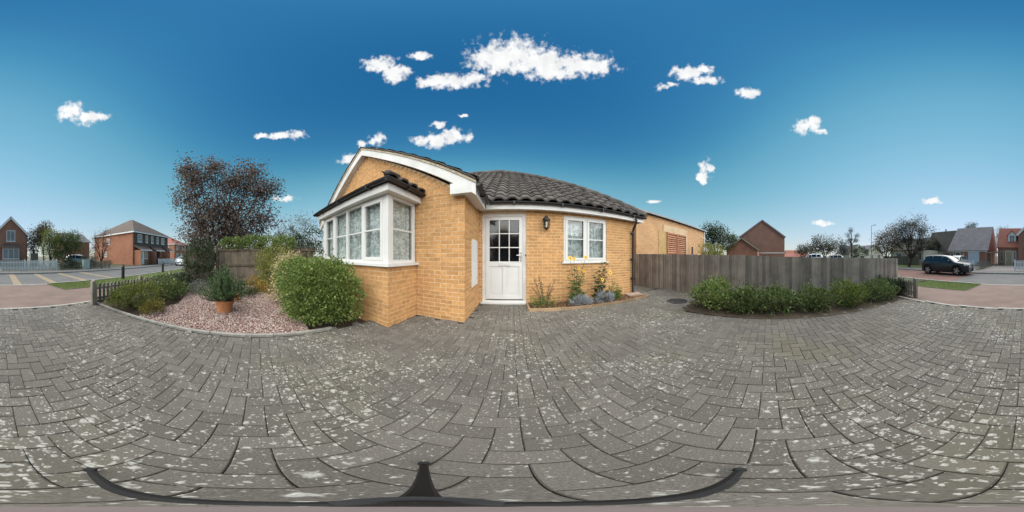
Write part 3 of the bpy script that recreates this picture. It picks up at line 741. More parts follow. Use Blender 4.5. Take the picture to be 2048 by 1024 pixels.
q = MB(); q.box(BX0+.012, BX0+cp, YB+.012, YB+cp, BZ0, BZ1); q.box(BX0+.012, BX0+.07, YB+cp, YG-.01, BZ0, BZ1); q.build('corner_post', m_upvc, bay)
for i in range(4):
    light(bay, PF, cuts[i]+(.025 if i else 0), cuts[i+1]-(.025 if i < 3 else 0), BZ0+f, BZ1-f, i in (0, 3), d=-.05)
light(bay, PS, cp+f, BS-.03-f, BZ0+f, BZ1-f, False, d=-.05)
q = MB()
q.box(BX0-.05, BX1+.055, YB-.06, YB+.10, SILL+.001, BZ0-.001); q.box(BX1-.09, BX1+.054, YB+.10, YG-.002, SILL+.0015, BZ0-.0015)
q.build('sill', m_upvc, bay)
curtain(bay, (BX0+.12, YB+.145, 0), (1, 0, 0), (0, 1, 0), BW-.30, BZ0-.02, BZ1, 6, .020)
curtain(bay, (BX1-.14, YB+.17, 0), (0, 1, 0), (1, 0, 0), BS-.18, BZ0-.02, BZ1, 7, .016)
# bay head: fascia, soffit, gutter, small hipped roof
q = MB(); q.box(BX0-.10, BX1+.10, YB-.11, YB+.10, BZ1+.002, 2.285); q.box(BX1-.1, BX1+.098, YB+.10, YG-.002, BZ1+.003, 2.284); q.box(BX0-.098, BX0+.1, YB+.10, YG-.002, BZ1+.003, 2.284)
q.build('bay_fascia', m_upvc, H)
def gutter(name, p, q_, r=.052, parent=None):
    p, q_ = Vector(p), Vector(q_); d = (q_-p).normalized(); s2 = d.cross(Vector((0, 0, 1))).normalized(); V = []; n = 9; vs = []; fs = []
    for e in (p, q_):
        for rr in (r, r-.006):
            for k in range(n):
                t_ = math.pi+math.pi*k/(n-1); vs.append(e+s2*math.cos(t_)*rr+Vector((0, 0, math.sin(t_)*rr)))
    for k in range(n-1):
        fs.append((k, k+1, 2*n+k+1, 2*n+k)); fs.append((n+k, 3*n+k, 3*n+k+1, n+k+1)); fs.append((k, n+k, n+k+1, k+1)); fs.append((2*n+k, 2*n+k+1, 3*n+k+1, 3*n+k))
    fs.append((0, 2*n, 3*n, n)); fs.append((n-1, 2*n-1, 4*n-1, 3*n-1))
    mb = MB(); mb.add(vs, fs)
    for e, sg in ((p, 1), (q_, -1)):
        mb.add([e+d*sg*.001+s2*math.cos(math.pi+math.pi*k/8)*(r-.001)+Vector((0, 0, math.sin(math.pi+math.pi*k/8)*(r-.001))) for k in range(9)], [tuple(range(9))])
    L_ = (q_-p).length; k = max(1, int(L_/.9))
    for i in range(k):
        c = p+d*(L_*(i+.5)/k); mb.obox(c-Vector((0, 0, .03)), d, s2, (0, 0, 1), .016, r+.006, .036)
    return mb.build(name, m_black, parent or H)
GBX, GBY, GBZ = BX1+.16, YB-.17, 2.335
gutter('gutter', (BX0-.20, GBY, GBZ), (GBX+.04, GBY, GBZ)); gutter('gutter', (GBX, GBY-.04, GBZ), (GBX, YG-.01, GBZ)); gutter('gutter', (BX0-.16, GBY, GBZ), (BX0-.16, YG-.01, GBZ))
# pantile
def tile_profile(k=8):
    pts = []
    for i in range(k+1):
        s_ = i/k; pts.append((-.155+.31*s_, .034*math.cos(2*math.pi*(s_-.26))+.010*math.cos(4*math.pi*s_)))
    return pts
def pantile_data(Lt=0.40):
    pr = tile_profile(); k = len(pr); vs = []
    for (yy, zz) in ((-.0, .036), (Lt, .0)):
        for (x, z) in pr: vs.append((x, yy, z+zz+.012))
    for (x, z) in pr: vs.append((x, .004, z+.010))
    fs = [(i, i+1, k+i+1, k+i) for i in range(k-1)] + [(2*k+i, 2*k+i+1, i+1, i) for i in range(k-1)]
    return vs, fs
tvs, tfs = pantile_data()
m_tile1 = material('dark_concrete_tile', (0.120, 0.104, 0.092), 0.85, 0.25, 5, 0.6, 90, rnd='obj', rndamt=0.35, dark=(0.055, 0.05, 0.047), bdist=0.006)
m_tilen = material('dark_concrete_tiling', (0.120, 0.104, 0.092), 0.85, 0.25, 5, 0.6, 90, rnd='attr', rndamt=0.35, dark=(0.055, 0.05, 0.047), bdist=0.006)
me_tile = bpy.data.meshes.new('pantile'); me_tile.from_pydata(tvs, [], tfs); me_tile.materials.append(m_tile1); me_tile.polygons.foreach_set('use_smooth', [i < 8 for i in range(len(tfs))])
# main roof
EY, EZ, RY, RZ = YF-.25, 2.415, 8.0, 5.66
EXR = XR+.27; HT = RY-EY
pit = (RZ-EZ)/(RY-EY); ang = math.atan(pit); sl = math.hypot(RZ-EZ, RY-EY)
AXX = EXR-HT                       # hip apex x
q = MB(); LX = GX0-.3
A = (LX, EY, EZ-.03); Bp = (EXR, EY, EZ-.03); Cp = (AXX, RY, RZ-.03); Dp = (LX, RY, RZ-.03)
q.add([A, Bp, Cp, Dp], [(0, 1, 2, 3)])
BY = 2*RY-EY
q.add([Bp, (EXR, BY, EZ-.03), Cp], [(0, 1, 2)]); q.add([(EXR, BY, EZ-.03), (LX, BY, EZ-.03), Dp, Cp], [(0, 1, 2, 3)])
roof = q.build('roof', m_tilen, H)
tl = []
ut = Vector((0, math.cos(ang), math.sin(ang))); un = Vector((0, -math.sin(ang), math.cos(ang)))
row = 0; g_ = .345
while row*g_ < sl-.1:
    yy = EY-.03+row*g_*math.cos(ang); zz = EZ+row*g_*math.sin(ang)
    x = XC-.35 + 0.0
    while x < EXR:
        if x < EXR-(yy-EY)-.02+.10 and x > -.75-(yy-EY)*0.0-(max(0, zz-2.42)*1.38):
            tl.append((x, yy, zz))
        x += .30
    x = XC-.35-.30
    while x > -4.0:
        if x > -.75-(max(0, zz-2.42)*1.38): tl.append((x, yy, zz))
        x -= .30
    row += 1
tl.sort(key=lambda c: c[0]**2+c[1]**2+(c[2]-CAMZ)**2)
rr_ = MB()
RT = Matrix((Vector((1, 0, 0)), ut, un)).transposed().to_4x4()
for n, (x, yy, zz) in enumerate(tl):
    M = Matrix.Translation((x, yy, zz)) @ RT @ Matrix.Rotation(random.gauss(0, .006), 4, 'Z')
    if n < 300:
        p = bpy.data.objects.new('roof_tile', me_tile); COL.objects.link(p); p.parent = roof; p.matrix_basis = M
    else:
        rr_.cur = random.random(); rr_.add([M @ Vector(v) for v in tvs], tfs)
# tiles on the wing slope facing the drive and on the bay's side slope
WE = (XC+.22, 2.42)                # wing eave x,z
wang = math.atan((AZ+.27-WE[1])/(WE[0]-AX)); wsl = math.hypot(AZ+.27-WE[1], WE[0]-AX)
wt = Vector((-math.cos(wang), 0, math.sin(wang))); wnv = Vector((math.sin(wang), 0, math.cos(wang)))
RW = Matrix((Vector((0, 1, 0)), wt, wnv)).transposed().to_4x4()
for row in range(int(wsl/g_)):
    for i in range(14):
        yy = YG-.02+i*.30
        c = Vector((WE[0], 0, WE[1]))+wt*row*g_
        if yy > YF+(c.z-2.3)*1.4+.1: continue
        M = Matrix.Translation((c.x, yy, c.z)) @ RW; rr_.cur = random.random(); rr_.add([M @ Vector(v) for v in tvs], tfs)
bang = R(32); bt = Vector((-math.cos(bang), 0, math.sin(bang))); bn = Vector((math.sin(bang), 0, math.cos(bang)))
qq = rr_.build('roof_tiling', m_tilen, roof); qq['kind'] = 'stuff'
RB = Matrix((Vector((0, 1, 0)), bt, bn)).transposed().to_4x4()
# bay roof
q = MB(); ez = 2.37; rise = (YG-GBY)*math.tan(R(30))
xa, xb = BX0-.2, GBX
q.add([(xa, GBY-.01, ez), (xb, GBY-.01, ez), (xb-.62, YG, ez+rise), (xa+.62, YG, ez+rise)], [(0, 1, 2, 3)])
q.add([(xb, GBY-.01, ez), (xb, YG, ez), (xb-.62, YG, ez+rise)], [(0, 1, 2)]); q.add([(xa, GBY-.01, ez), (xa, YG, ez), (xa+.62, YG, ez+rise)], [(0, 1, 2)])
q.box(xa, xb, GBY, YG, ez-.055, ez-.05)
broof = q.build('bay_roof', m_tilen, H)
for i in range(4):
    yy = GBY+.16+i*.255
    if yy > YG-.02: break
    for rw in range(1):
        p = bpy.data.objects.new('roof_tile', me_tile); COL.objects.link(p); p.parent = broof; p.matrix_basis = Matrix.Translation((xb+.02, yy, ez+.0)) @ RB @ Matrix.Scale(.85, 4)
q = MB(); p0 = Vector((xb+.02, GBY-.03, ez+.03)); p1 = Vector((xb-.62, YG, ez+rise+.04)); q.tube([p0, p0*.5+p1*.5, p1], [.045, .045, .045], 10); q.build('hip_tile', m_tile1, broof, smooth=True)
q = MB(); q.lathe([(0, 0), (.03, 0), (.033, .02), (.015, .04), (0, .045)], (xb-.02, GBY+.02, ez+.06), 10); q.build('hip_end_cap', m_verge, broof)
# ridge and hip tiles of the main roof
hip0, hip1 = Vector((EXR, EY, EZ+.04)), Vector((AXX, RY, RZ+.05)); nh = int((hip1-hip0).length/.42)
for i in range(nh):
    q = MB(); a_ = hip0.lerp(hip1, i/nh); b2 = hip0.lerp(hip1, (i+1.08)/nh); q.tube([a_, b2], [.125, .105], 10); q.build('ridge_tile', m_tile1, roof, smooth=False)
for i in range(13):
    q = MB(); q.tube([(AXX-i*.42, RY, RZ+.03), (AXX-(i+1.06)*.42, RY, RZ+.03)], [.125, .11], 10); q.build('ridge_tile', m_tile1, roof)
# wing roof sheet, verge and bargeboards
wr = MB(); yv = YG-.16
az_ = AZ+.27; zl = WE[1]-.02; XL = AX-(WE[0]-AX)
wr.add([(WE[0], yv, zl), (AX, yv, az_-.02), (AX, 8.0, az_-.02), (WE[0], YF+.2, zl)], [(0, 1, 2, 3)])
wr.add([(XL, yv, zl), (AX, yv, az_-.02), (AX, 8.0, az_-.02), (XL, 8.0, zl)], [(3, 2, 1, 0)])
wr.build('roof', m_tilen, H)
for sg, xe in ((1, WE[0]), (-1, XL)):
    d = Vector((xe-AX, 0, WE[1]-az_)).normalized(); nrm = Vector((-d.z*sg, 0, d.x*sg)) if sg > 0 else Vector((d.z, 0, -d.x))
    up = Vector((d.z*-1*sg, 0, abs(d.x)))
    p_top = Vector((AX, 0, az_)); p_end = Vector((xe, 0, WE[1]))
    def strip(name, o0, o1, y0, y1, mat, ext=0.0, trim=0.0):
        mb = MB(); vs = []
        for yq in (y0, y1):
            a1 = p_top+Vector((0, yq, o0)); a2 = p_end+d*ext+Vector((0, yq, o0)); a3 = p_end+d*(ext-trim)+Vector((0, yq, o1)); a4 = p_top+Vector((0, yq, o1)); vs += [a1, a2, a3, a4]
        mb.add(vs, [(0, 1, 2, 3), (7, 6, 5, 4), (0, 4, 5, 1), (1, 5, 6, 2), (2, 6, 7, 3), (3, 7, 4, 0)]); return mb.build(name, mat, H)
    strip('bargeboard', -.285, -.075, yv+.005, yv+.045, m_upvc_dirty)
    strip('soffit', -.272, -.256, yv+.046, YG-.002, m_upvc_dirty, ext=-.12)
    strip('verge', -.074, -.022, yv-.012, yv+.06, m_verge)
    L_ = (p_end-p_top).length; nt_ = int(L_/.345)
    for i in range(nt_+1):
        a_ = p_top+d*(i*.345); e_ = p_top+d*min(L_, (i+1)*.345+.05); q = MB(); q.beam(a_+Vector((0, yv+.10, .022)), e_+Vector((0, yv+.10, -.002)), .26, .024, 0); q.build('verge_tile', m_tile1, H)
# boxed eaves at the corner of the wing
q = MB(); q.box(XC-.20, WE[0]-.055, yv+.002, yv+.048, 2.185, 2.385); q.build('eaves_box', m_upvc_dirty, H)
q = MB(); q.box(WE[0]-.055, WE[0]-.03, yv+.003, YF-.30, 2.185, 2.36); q.build('fascia', m_upvc, H)
q = MB(); q.box(XC+.001, WE[0]-.056, yv+.05, YF-.31, 2.20, 2.21); q.box(XC-.19, XC+.0, yv+.05, YG-.004, 2.20, 2.21); q.build('soffit', m_upvc, H)
gutter('gutter', (WE[0]+.028, yv+.01, 2.345), (WE[0]+.028, YF-.34, 2.345))
# eaves of the recessed front
q = MB(); q.box(WE[0]-.03, EXR-.04, EY+.06, EY+.085, 2.225, 2.365); q.build('fascia', m_upvc, H)
q = MB(); q.box(XC+.02, EXR-.06, EY+.086, YF-.003, 2.236, 2.246); q.build('soffit', m_upvc, H)
q = MB(); q.box(EXR-.065, EXR-.04, EY+.086, 12.0, 2.225, 2.365); q.build('fascia', m_upvc, H)
gutter('gutter', (WE[0]+.06, EY+.005, 2.385), (EXR+.02, EY+.005, 2.385))
# downpipe at the corner
px, py = XR-.13, YF-.07
q = MB(); q.tube([(px, EY+.005, 2.31), (px, EY+.005, 2.20), (px+.01, EY+.05, 2.12), (px+.02, py-.02, 1.98), (px+.02, py, 1.90), (px+.02, py, .02), (px+.02, py-.05, -.06)], .034, 10)
dp = q.build('downpipe', m_black, H, smooth=True)
for z_ in (1.86, 1.05, .45):
    q = MB(); q.box(px-.03, px+.07, py-.04, YF-.002, z_-.02, z_+.02); q.build('bracket', m_black, dp)
# meter box
P = Plane((XC, 0, 0), (0, 1, 0), (1, 0, 0))
q = MB(); P.box(q, MY0+.002, MY1-.002, -.10, -.005, MZ0+.002, MZ1-.002); P.box(q, MY0-.02, MY0+.03, -.004, .014, MZ0-.02, MZ1+.02); P.box(q, MY1-.03, MY1+.02, -.004, .014, MZ0-.02, MZ1+.02); P.box(q, MY0+.03, MY1-.03, -.004, .013, MZ1-.03, MZ1+.02); P.box(q, MY0+.03, MY1-.03, -.004, .013, MZ0-.02, MZ0+.03)
mb_ = q.build('meter_box', m_upvc, H)
q = MB(); P.box(q, MY0+.034, MY1-.034, -.004, .020, MZ0+.034, MZ1-.034); q.build('lid', m_upvc, mb_)
for z_ in (.68, 1.33):
    q = MB(); P.box(q, MY1-.10, MY1-.075, .0205, .026, z_-.03, z_+.03); q.build('latch', m_metal, mb_)
# ------------------------------------------------------------------ wall lantern
lx, lz = 0.79, 1.90
LN = empty('wall_lantern', (lx, YF, lz))
q = MB(); q.box(lx-.03, lx+.03, YF-.014, YF, lz-.02, lz+.13); q.tube([(lx, YF-.01, lz+.09), (lx, YF-.05, lz+.20), (lx, YF-.11, lz+.215)], .009, 6); q.tube([(lx, YF-.01, lz-.01), (lx, YF-.06, lz-.12), (lx, YF-.11, lz-.14)], .008, 6)
q.build('bracket', m_black, LN)
c = (lx, YF-.11, lz)
q = MB(); q.lathe([(.0, .215), (.016, .215), (.02, .195), (.035, .185), (.045, .165), (.085, .125), (.10, .10), (.10, .092), (0, .092)], c, 6); q.build('cap', m_black, LN)
q = MB(); q.lathe([(0, -.10), (.066, -.10), (.07, -.088), (0, -.088)], c, 6); q.lathe([(0, -.155), (.012, -.15), (.02, -.13), (.05, -.112), (.055, -.10), (0, -.1)], c, 6)
for k in range(6):
    t = 2*math.pi*k/6; q.tube([(c[0]+.064*math.cos(t), c[1]+.064*math.sin(t), lz-.09), (c[0]+.084*math.cos(t), c[1]+.084*math.sin(t), lz+.094)], .006, 5)
q.build('cage', m_black, LN)
q = MB(); q.lathe([(.058, -.087), (.078, .091)], c, 6); q.build('glass', glass_mat('lamp_glass', (.93, .93, .9), 1.0, .05), LN)
q = MB(); q.lathe([(0, -.08), (.016, -.08), (.016, -.02), (.028, .01), (.024, .05), (0, .065)], c, 10); q.build('bulb', material('bulb_white', (.85, .83, .76), .3, .02, 3), LN)
tag(LN, 'black six-sided lantern on the brick wall between front door and window', 'wall lamp')
# lamp gleam in the door glass, modelled as a small gold flower shape
ox, oz = -0.19, 1.83
OR = empty('lamp_gleam_shape', (ox, YF+.16, oz))
q = MB(); q.lathe([(0, -.03), (.02, -.025), (.03, 0), (.02, .025), (0, .03)], (ox, YF+.16, oz), 10); q.build('gleam_core', material('gleam_gold', (.70, .40, .12), .7, .2, 40), OR)
q = MB()
for k in range(11):
    t = 2*math.pi*k/11; q.obox((ox+.052*math.cos(t), YF+.155, oz+.052*math.sin(t)), (math.cos(t), 0, math.sin(t)), (-math.sin(t), 0, math.cos(t)), (0, 1, 0), .03, .009, .003)
q.build('gleam_rays', MAT['gleam_gold'], OR)
q = MB(); q.tube([(ox, YF+.16, oz+.03), (ox, YF+.16, 2.26)], .002, 4); q.build('gleam_line', MAT['gleam_gold'], OR)
tag(OR, 'golden flower shape standing in for a lamp gleam behind the top middle pane of the front door', 'ornament')

# ------------------------------------------------------------------ timber fences
def rounded_picket(mb, o, t, n, w, z0, z1, th):
    """upright picket with a round head; o = foot centre"""
    o, t, n = Vector(o), Vector(t), Vector(n); r = w/2
    pts = [(-r, z0), (r, z0), (r, z1-r)]+[(r*math.cos(a), z1-r+r*math.sin(a)) for a in (math.pi/4, math.pi/2, 3*math.pi/4)]+[(-r, z1-r)]
    k = len(pts); vs = [o+t*s_+n*th/2+Vector((0, 0, z)) for s_, z in pts]+[o+t*s_-n*th/2+Vector((0, 0, z)) for s_, z in pts]
    mb.add(vs, [tuple(range(k-1, -1, -1)), tuple(range(k, 2*k))]+[(i, (i+1) % k, k+(i+1) % k, k+i) for i in range(k)]); return mb
def picket_fence(label, p, q_, h, mat, pitch, w, th=.02, posts=(0, 1), post_w=.09, post_h=.06, group=None, rails=(.28, .78), ground=gz, round_=True):
    p, q_ = Vector((p[0], p[1], 0)), Vector((q_[0], q_[1], 0)); d = q_-p; L = d.length; t = d.normalized(); n = Vector((t.y, -t.x, 0))
    if n.dot(-p) < 0: n = -n
    F = empty('picket_fence', (p.x, p.y, ground(p.x, p.y)))
    for f_ in posts:
        c = p+d*f_; z = ground(c.x, c.y); m_ = MB(); m_.box(c.x-post_w/2, c.x+post_w/2, c.y-post_w/2, c.y+post_w/2, z-.25, z+h+post_h); m_.box(c.x-post_w/2+.012, c.x+post_w/2-.012, c.y-post_w/2+.012, c.y+post_w/2-.012, z+h+post_h, z+h+post_h+.012); m_.build('post', mat, F)
    for rl in rails:
        m_ = MB(); a = p+Vector((0, 0, ground(p.x, p.y)+h*rl))-n*.03; b_ = q_+Vector((0, 0, ground(q_.x, q_.y)+h*rl))-n*.03; m_.beam(a, b_, .035, .06); m_.build('rail', mat, F)
    k = int(L/pitch)
    for i in range(k):
        c = p+t*(pitch*(i+.7)); z = ground(c.x, c.y); m_ = MB()
        rounded_picket(m_, (c.x, c.y, 0), (t+Vector((0, 0, random.gauss(0, .012)))), n, w, z+.03, z+h+random.uniform(-.012, .012), th); m_.build('picket', mat, F)
    tag(F, label, 'fence', group); return F
picket_fence('low weathered picket fence with round heads behind the shrubs beside the grass verge', (-2.03, -3.16), (-6.35, -2.95), .50, m_picket, .112, .066, posts=(0, .36, .72, 1))
picket_fence('short low picket fence panel joining the end of the tall board fence', (2.92, -3.72), (4.95, -4.10), .50, m_picket, .112, .066)
q = MB(); c = Vector((-2.12, -3.27, 0)); q.box(c.x-.04, c.x+.04, c.y-.04, c.y+.04, -.25, .57); ob = q.build('timber_post', m_picket); tag(ob, 'square timber post standing beside the end post of the low picket fence', 'post')

def board_fence(label, pts, h, hfun, board, lap, mat, gfun, cat='fence', rails=True, posts_every=2.4, side=1):
    F = empty('board_fence', (pts[0][0], pts[0][1], gfun(*pts[0])))
    for (p, q_) in zip(pts, pts[1:]):
        p, q_ = Vector((*p, 0)), Vector((*q_, 0)); L = (q_-p).length; t = (q_-p).normalized(); n = Vector((t.y, -t.x, 0))*side
        k = int(L/lap)+1
        for i in range(k):
            c = p+t*(lap*(i+.5)); z0 = gfun(c.x, c.y); z1 = hfun(c.x, c.y)+random.uniform(-.008, .008)
            m_ = MB(); lean = 0.0; th0, th1 = .004, .024; hw = board/2
            fl = .004 if i % 2 else 0.0
            vs = []
            for z in (z0+.02, z1):
                for (s_, o_) in ((-hw, .0), (hw, .012), (hw, .012+th1), (-hw, th0)):
                    vs.append(c+t*(s_+lean*z*6)+n*(o_+random.uniform(0, .002))+Vector((0, 0, z)))
            m_.add(vs, [(0, 1, 2, 3)[::-1], (4, 5, 6, 7), (0, 1, 5, 4), (1, 2, 6, 5), (2, 3, 7, 6), (3, 0, 4, 7)]); m_.build('board', mat, F)
        if rails:
            for fz in (.2, .55, .88):
                a = p-n*.03; b_ = q_-n*.03; za = gfun(a.x, a.y); zb = gfun(b_.x, b_.y)
                m_ = MB(); m_.beam(a+Vector((0, 0, za+(hfun(a.x, a.y)-za)*fz)), b_+Vector((0, 0, zb+(hfun(b_.x, b_.y)-zb)*fz)), .04, .07); m_.build('rail', mat, F)
            for i in range(int(L/posts_every)+1):
                c = p+t*min(L, i*posts_every)-n*.09; z0 = gfun(c.x, c.y); m_ = MB(); m_.box(c.x-.045, c.x+.045, c.y-.045, c.y+.045, z0-.1, hfun(c.x, c.y)-.02); m_.build('post', mat, F)
    tag(F, label, cat); return F
board_fence('tall grey feather-edge board fence behind the row of low shrubs', [(4.82, 8.2), (5.02, 0.0), (5.05, -5.0)], 0, lambda x, y: 1.135+.017*(y if y < 5 else 5)+(0.02 if y > 0 else 0), .128, .104, m_fence, lambda x, y: gz(x, y)-.02, side=1)
q = MB(); q.box(5.0, 5.1, -5.1, -5.0, -.3, 1.04); q_ = q.build('timber_post', m_fence); tag(q_, 'square grey post at the street end of the tall board fence', 'post')
# garden fence on the other side: boards, post, two cross rails, capping
FX = -6.62
m_oldfence = timber_mat('old_fence_timber', (0.23, 0.185, 0.14), (0.115, 0.092, 0.07), rndamt=.3)
F = empty('garden_fence', (FX, -1.6, 0))
for (ya, yb) in ((-3.0, -1.66), (-1.54, 2.5)):
    k = int((yb-ya)/.128)
    for i in range(k):
        y = ya+.064+i*.128; m_ = MB(); o_ = (i % 2)*.014
        m_.box(FX+o_, FX+o_+.016, y-.066, y+.066, .05, 1.44+random.uniform(-.008, .008)); m_.build('board', m_oldfence, F)
    for z in (.14, .78, 1.40):
        m_ = MB(); m_.box(FX+.032, FX+.065, ya, yb, z-.035, z+.035); m_.build('rail', m_oldfence, F)
    m_ = MB(); m_.box(FX-.02, FX+.05, ya, yb, 1.465, 1.50); m_.build('capping', m_oldfence, F)
for y in (-3.05, -1.60):
    m_ = MB(); m_.box(FX-.03, FX+.07, y-.05, y+.05, -.2, 1.60); m_.build('post', m_oldfence, F)
tag(F, 'brown close-boarded garden fence with post and cross rails under the green climber', 'fence')

# ------------------------------------------------------------------ gravel, bark and bed
GP = [(-2.21, -1.95), (-2.21, 0.75), (-3.4, 0.9), (-6.2, 1.0), (-6.25, -2.1), (-4.6, -2.05), (-3.4, -1.75), (-2.7, -2.0)]
def inpoly(P, poly):
    x, y = P[:, 0], P[:, 1]; c = np.zeros(len(P), bool); n = len(poly)
    for i in range(n):
        (x0, y0), (x1, y1) = poly[i], poly[(i+1) % n]
        m = ((y0 > y) != (y1 > y)) & (x < (x1-x0)*(y-y0)/(y1-y0+1e-12)+x0); c ^= m
    return c
q = MB(); q.add([(x, y, -.012) for x, y in GP], [tuple(range(len(GP)))]); gb = q.build('gravel_bed', material('gravel_base', (.30, .18, .155), .95, .25, 60)); gb['kind'] = 'structure'
if gb.data.polygons[0].normal.z < 0: gb.data.flip_normals()
m_peb = leaf_mat('pink_gravel', [(.17, .09, .075), (.31, .185, .155), (.40, .27, .23), (.46, .36, .31), (.58, .50, .45)], trans=0.0, rough=.85)
def stones(name, P, size, mat, parent=None, flat=.7):
    n = len(P); base = np.array([(1,0,0),(0,1,0),(-1,0,0),(0,-1,0),(0,0,1),(0,0,-1)], float)
    s_ = size*(.55+.9*RNG.random(n)); V = base[None]*(s_[:, None, None])*(1+RNG.normal(0, .22, (n, 6, 3)))
    V += RNG.normal(0, .16, (n, 6, 3))*s_[:, None, None]
    a = RNG.random(n)*6.28; ca, sa = np.cos(a)[:, None], np.sin(a)[:, None]
    X = V[..., 0]*ca-V[..., 1]*sa; Y = V[..., 0]*sa+V[..., 1]*ca; Z = V[..., 2]*flat
    V = np.stack([X, Y, Z], 2)+P[:, None]
    f = np.array([(0,1,4),(1,2,4),(2,3,4),(3,0,4),(1,0,5),(2,1,5),(3,2,5),(0,3,5)])
    F_ = (np.arange(n)*6)[:, None, None]+f[None]
    r = np.repeat(RNG.random(n), 8)
    return link(name, np_mesh(name, V.reshape(-1, 3), F_.reshape(-1, 3), mat, r), parent)
P_ = np.column_stack([RNG.uniform(-6.3, -2.2, 46000), RNG.uniform(-2.2, 1.05, 46000), RNG.uniform(-.004, .010, 46000)]); P_ = P_[inpoly(P_, GP)]
gs = stones('gravel', P_, .0135, m_peb, gb); gs['kind'] = 'stuff'
# flower bed under the window
bed = [(0.37, 3.27), (0.37, 3.79), (3.55, 3.79), (3.60, 3.30), (3.0, 3.22)]
q = MB(); q.add([(x, y, gz(x, y)+.022) for x, y in bed], [tuple(range(len(bed)))[::-1]]); fb = q.build('flower_bed', m_soil); fb['kind'] = 'structure'
if fb.data.polygons[0].normal.z < 0: fb.data.flip_normals()
m_chip = leaf_mat('bark_chip', [(.10, .045, .022), (.20, .10, .05), (.30, .17, .09), (.38, .26, .16)], trans=0.0, rough=.9)
n = 2600; P_ = np.column_stack([RNG.uniform(.4, 3.55, n), RNG.uniform(3.28, 3.78, n), np.zeros(n)]); P_[:, 2] = .03-.025*np.maximum(0, P_[:, 0]-.5)+RNG.uniform(-.004, .012, n)
ch = leaves('bark_chips', P_, np.column_stack([RNG.normal(0, 1, n), RNG.normal(0, 1, n), RNG.normal(.1, .15, n)]), np.full(n, .04), m_chip, fb, aspect=.5); ch['kind'] = 'stuff'
m_edge = timber_mat('log_edging', (.40, .28, .17), (.24, .16, .10), (3, 60, 60))
BE = empty('bed_edging', (.36, 3.25, 0))
pp = [(.345, 3.78), (.345, 3.245), (1.0, 3.225), (1.7, 3.21), (2.4, 3.20), (3.0, 3.195), (3.62, 3.28)]
for a, b_ in zip(pp, pp[1:]):
    m_ = MB(); m_.beam((*a, gz(*a)+.02), (*b_, gz(*b_)+.02), .035, .075); m_.build('board', m_edge, BE)
tag(BE, 'low tan timber board edging round the flower bed', 'edging')
q = MB(); zz = gz(3.3, 3.5); q.prism([(3.05, 3.50), (3.50, 3.36), (3.60, 3.70), (3.12, 3.78)], 'z', zz+.02, zz+.075); sb = q.build('paving_slab', material('pinkish_slab', (.42, .30, .23), .9, .15, 8, .3, 80)); tag(sb, 'pinkish concrete slab on the ground below the black downpipe', 'slab')

# ------------------------------------------------------------------ vegetation builders
def ell_points(n, c, r, shell=.55):
    d = unit(RNG.normal(0, 1, (n, 3))); s_ = shell+(1-shell)*RNG.random(n)**.6
    return np.array(c)+d*np.array(r)*s_[:, None], d
def shrub_mass(blobs, n, clump=0.16, per=18, zmin=.02, lump=.12):
    """points gathered in leafy clumps on and inside a few overlapping lobes"""
    P_ = []; D_ = []; w = np.array([b[1][0]*b[1][1]*b[1][2] for b in blobs])**.7; w /= w.sum()
    for (c, r), ww in zip(blobs, w):
        k = max(1, int(n*ww/per)); C, d = ell_points(k, c, r, .72)
        C += d*RNG.normal(0, lump, (k, 1))*np.mean(r)
        Q = np.repeat(C, per, 0)+RNG.normal(0, 1, (k*per, 3))*clump*np.array([1, 1, .8]); P_.append(Q); D_.append(np.repeat(d, per, 0))
    P_ = np.concatenate(P_); D_ = np.concatenate(D_); ok = P_[:, 2] > zmin; return P_[ok], D_[ok]
def shrub(name, label, cat, base, blobs, n, size, mat, clump=.07, stem_mat=None, group=None, lump=.08, aspect=.55, up=.5, zmin=.02, nst=7, core=True, jitter=.45, tips=0):
    S = empty(name, base)
    P_, D_ = shrub_mass(blobs, n, clump, 14, base[2]+zmin, lump)
    if tips:
        k = tips; i = RNG.integers(0, len(P_), k); P2 = P_[i]+D_[i]*RNG.uniform(.02, .14, (k, 1))+np.array([0, 0, .05]); P_ = np.concatenate([P_, P2]); D_ = np.concatenate([D_, D_[i]])
    leaves('foliage', P_, D_+np.array([0, 0, up]), np.full(len(P_), size), mat, S, aspect=aspect, jitter=jitter)
    m_ = MB(); b0 = Vector(base)
    for k in range(nst):
        bl = blobs[k % len(blobs)]; e = Vector(bl[0])+Vector((random.uniform(-.7, .7)*bl[1][0], random.uniform(-.7, .7)*bl[1][1], random.uniform(.1, .7)*bl[1][2]))
        s0 = b0+Vector((random.uniform(-.06, .06), random.uniform(-.06, .06), -.03)); m_.tube([s0, s0.lerp(e, .5)+Vector((random.uniform(-.05, .05), random.uniform(-.05, .05), .02)), e], [.012, .008, .003], 5)
    m_.build('stem', stem_mat or m_bark, S); tag(S, label, cat, group); return S
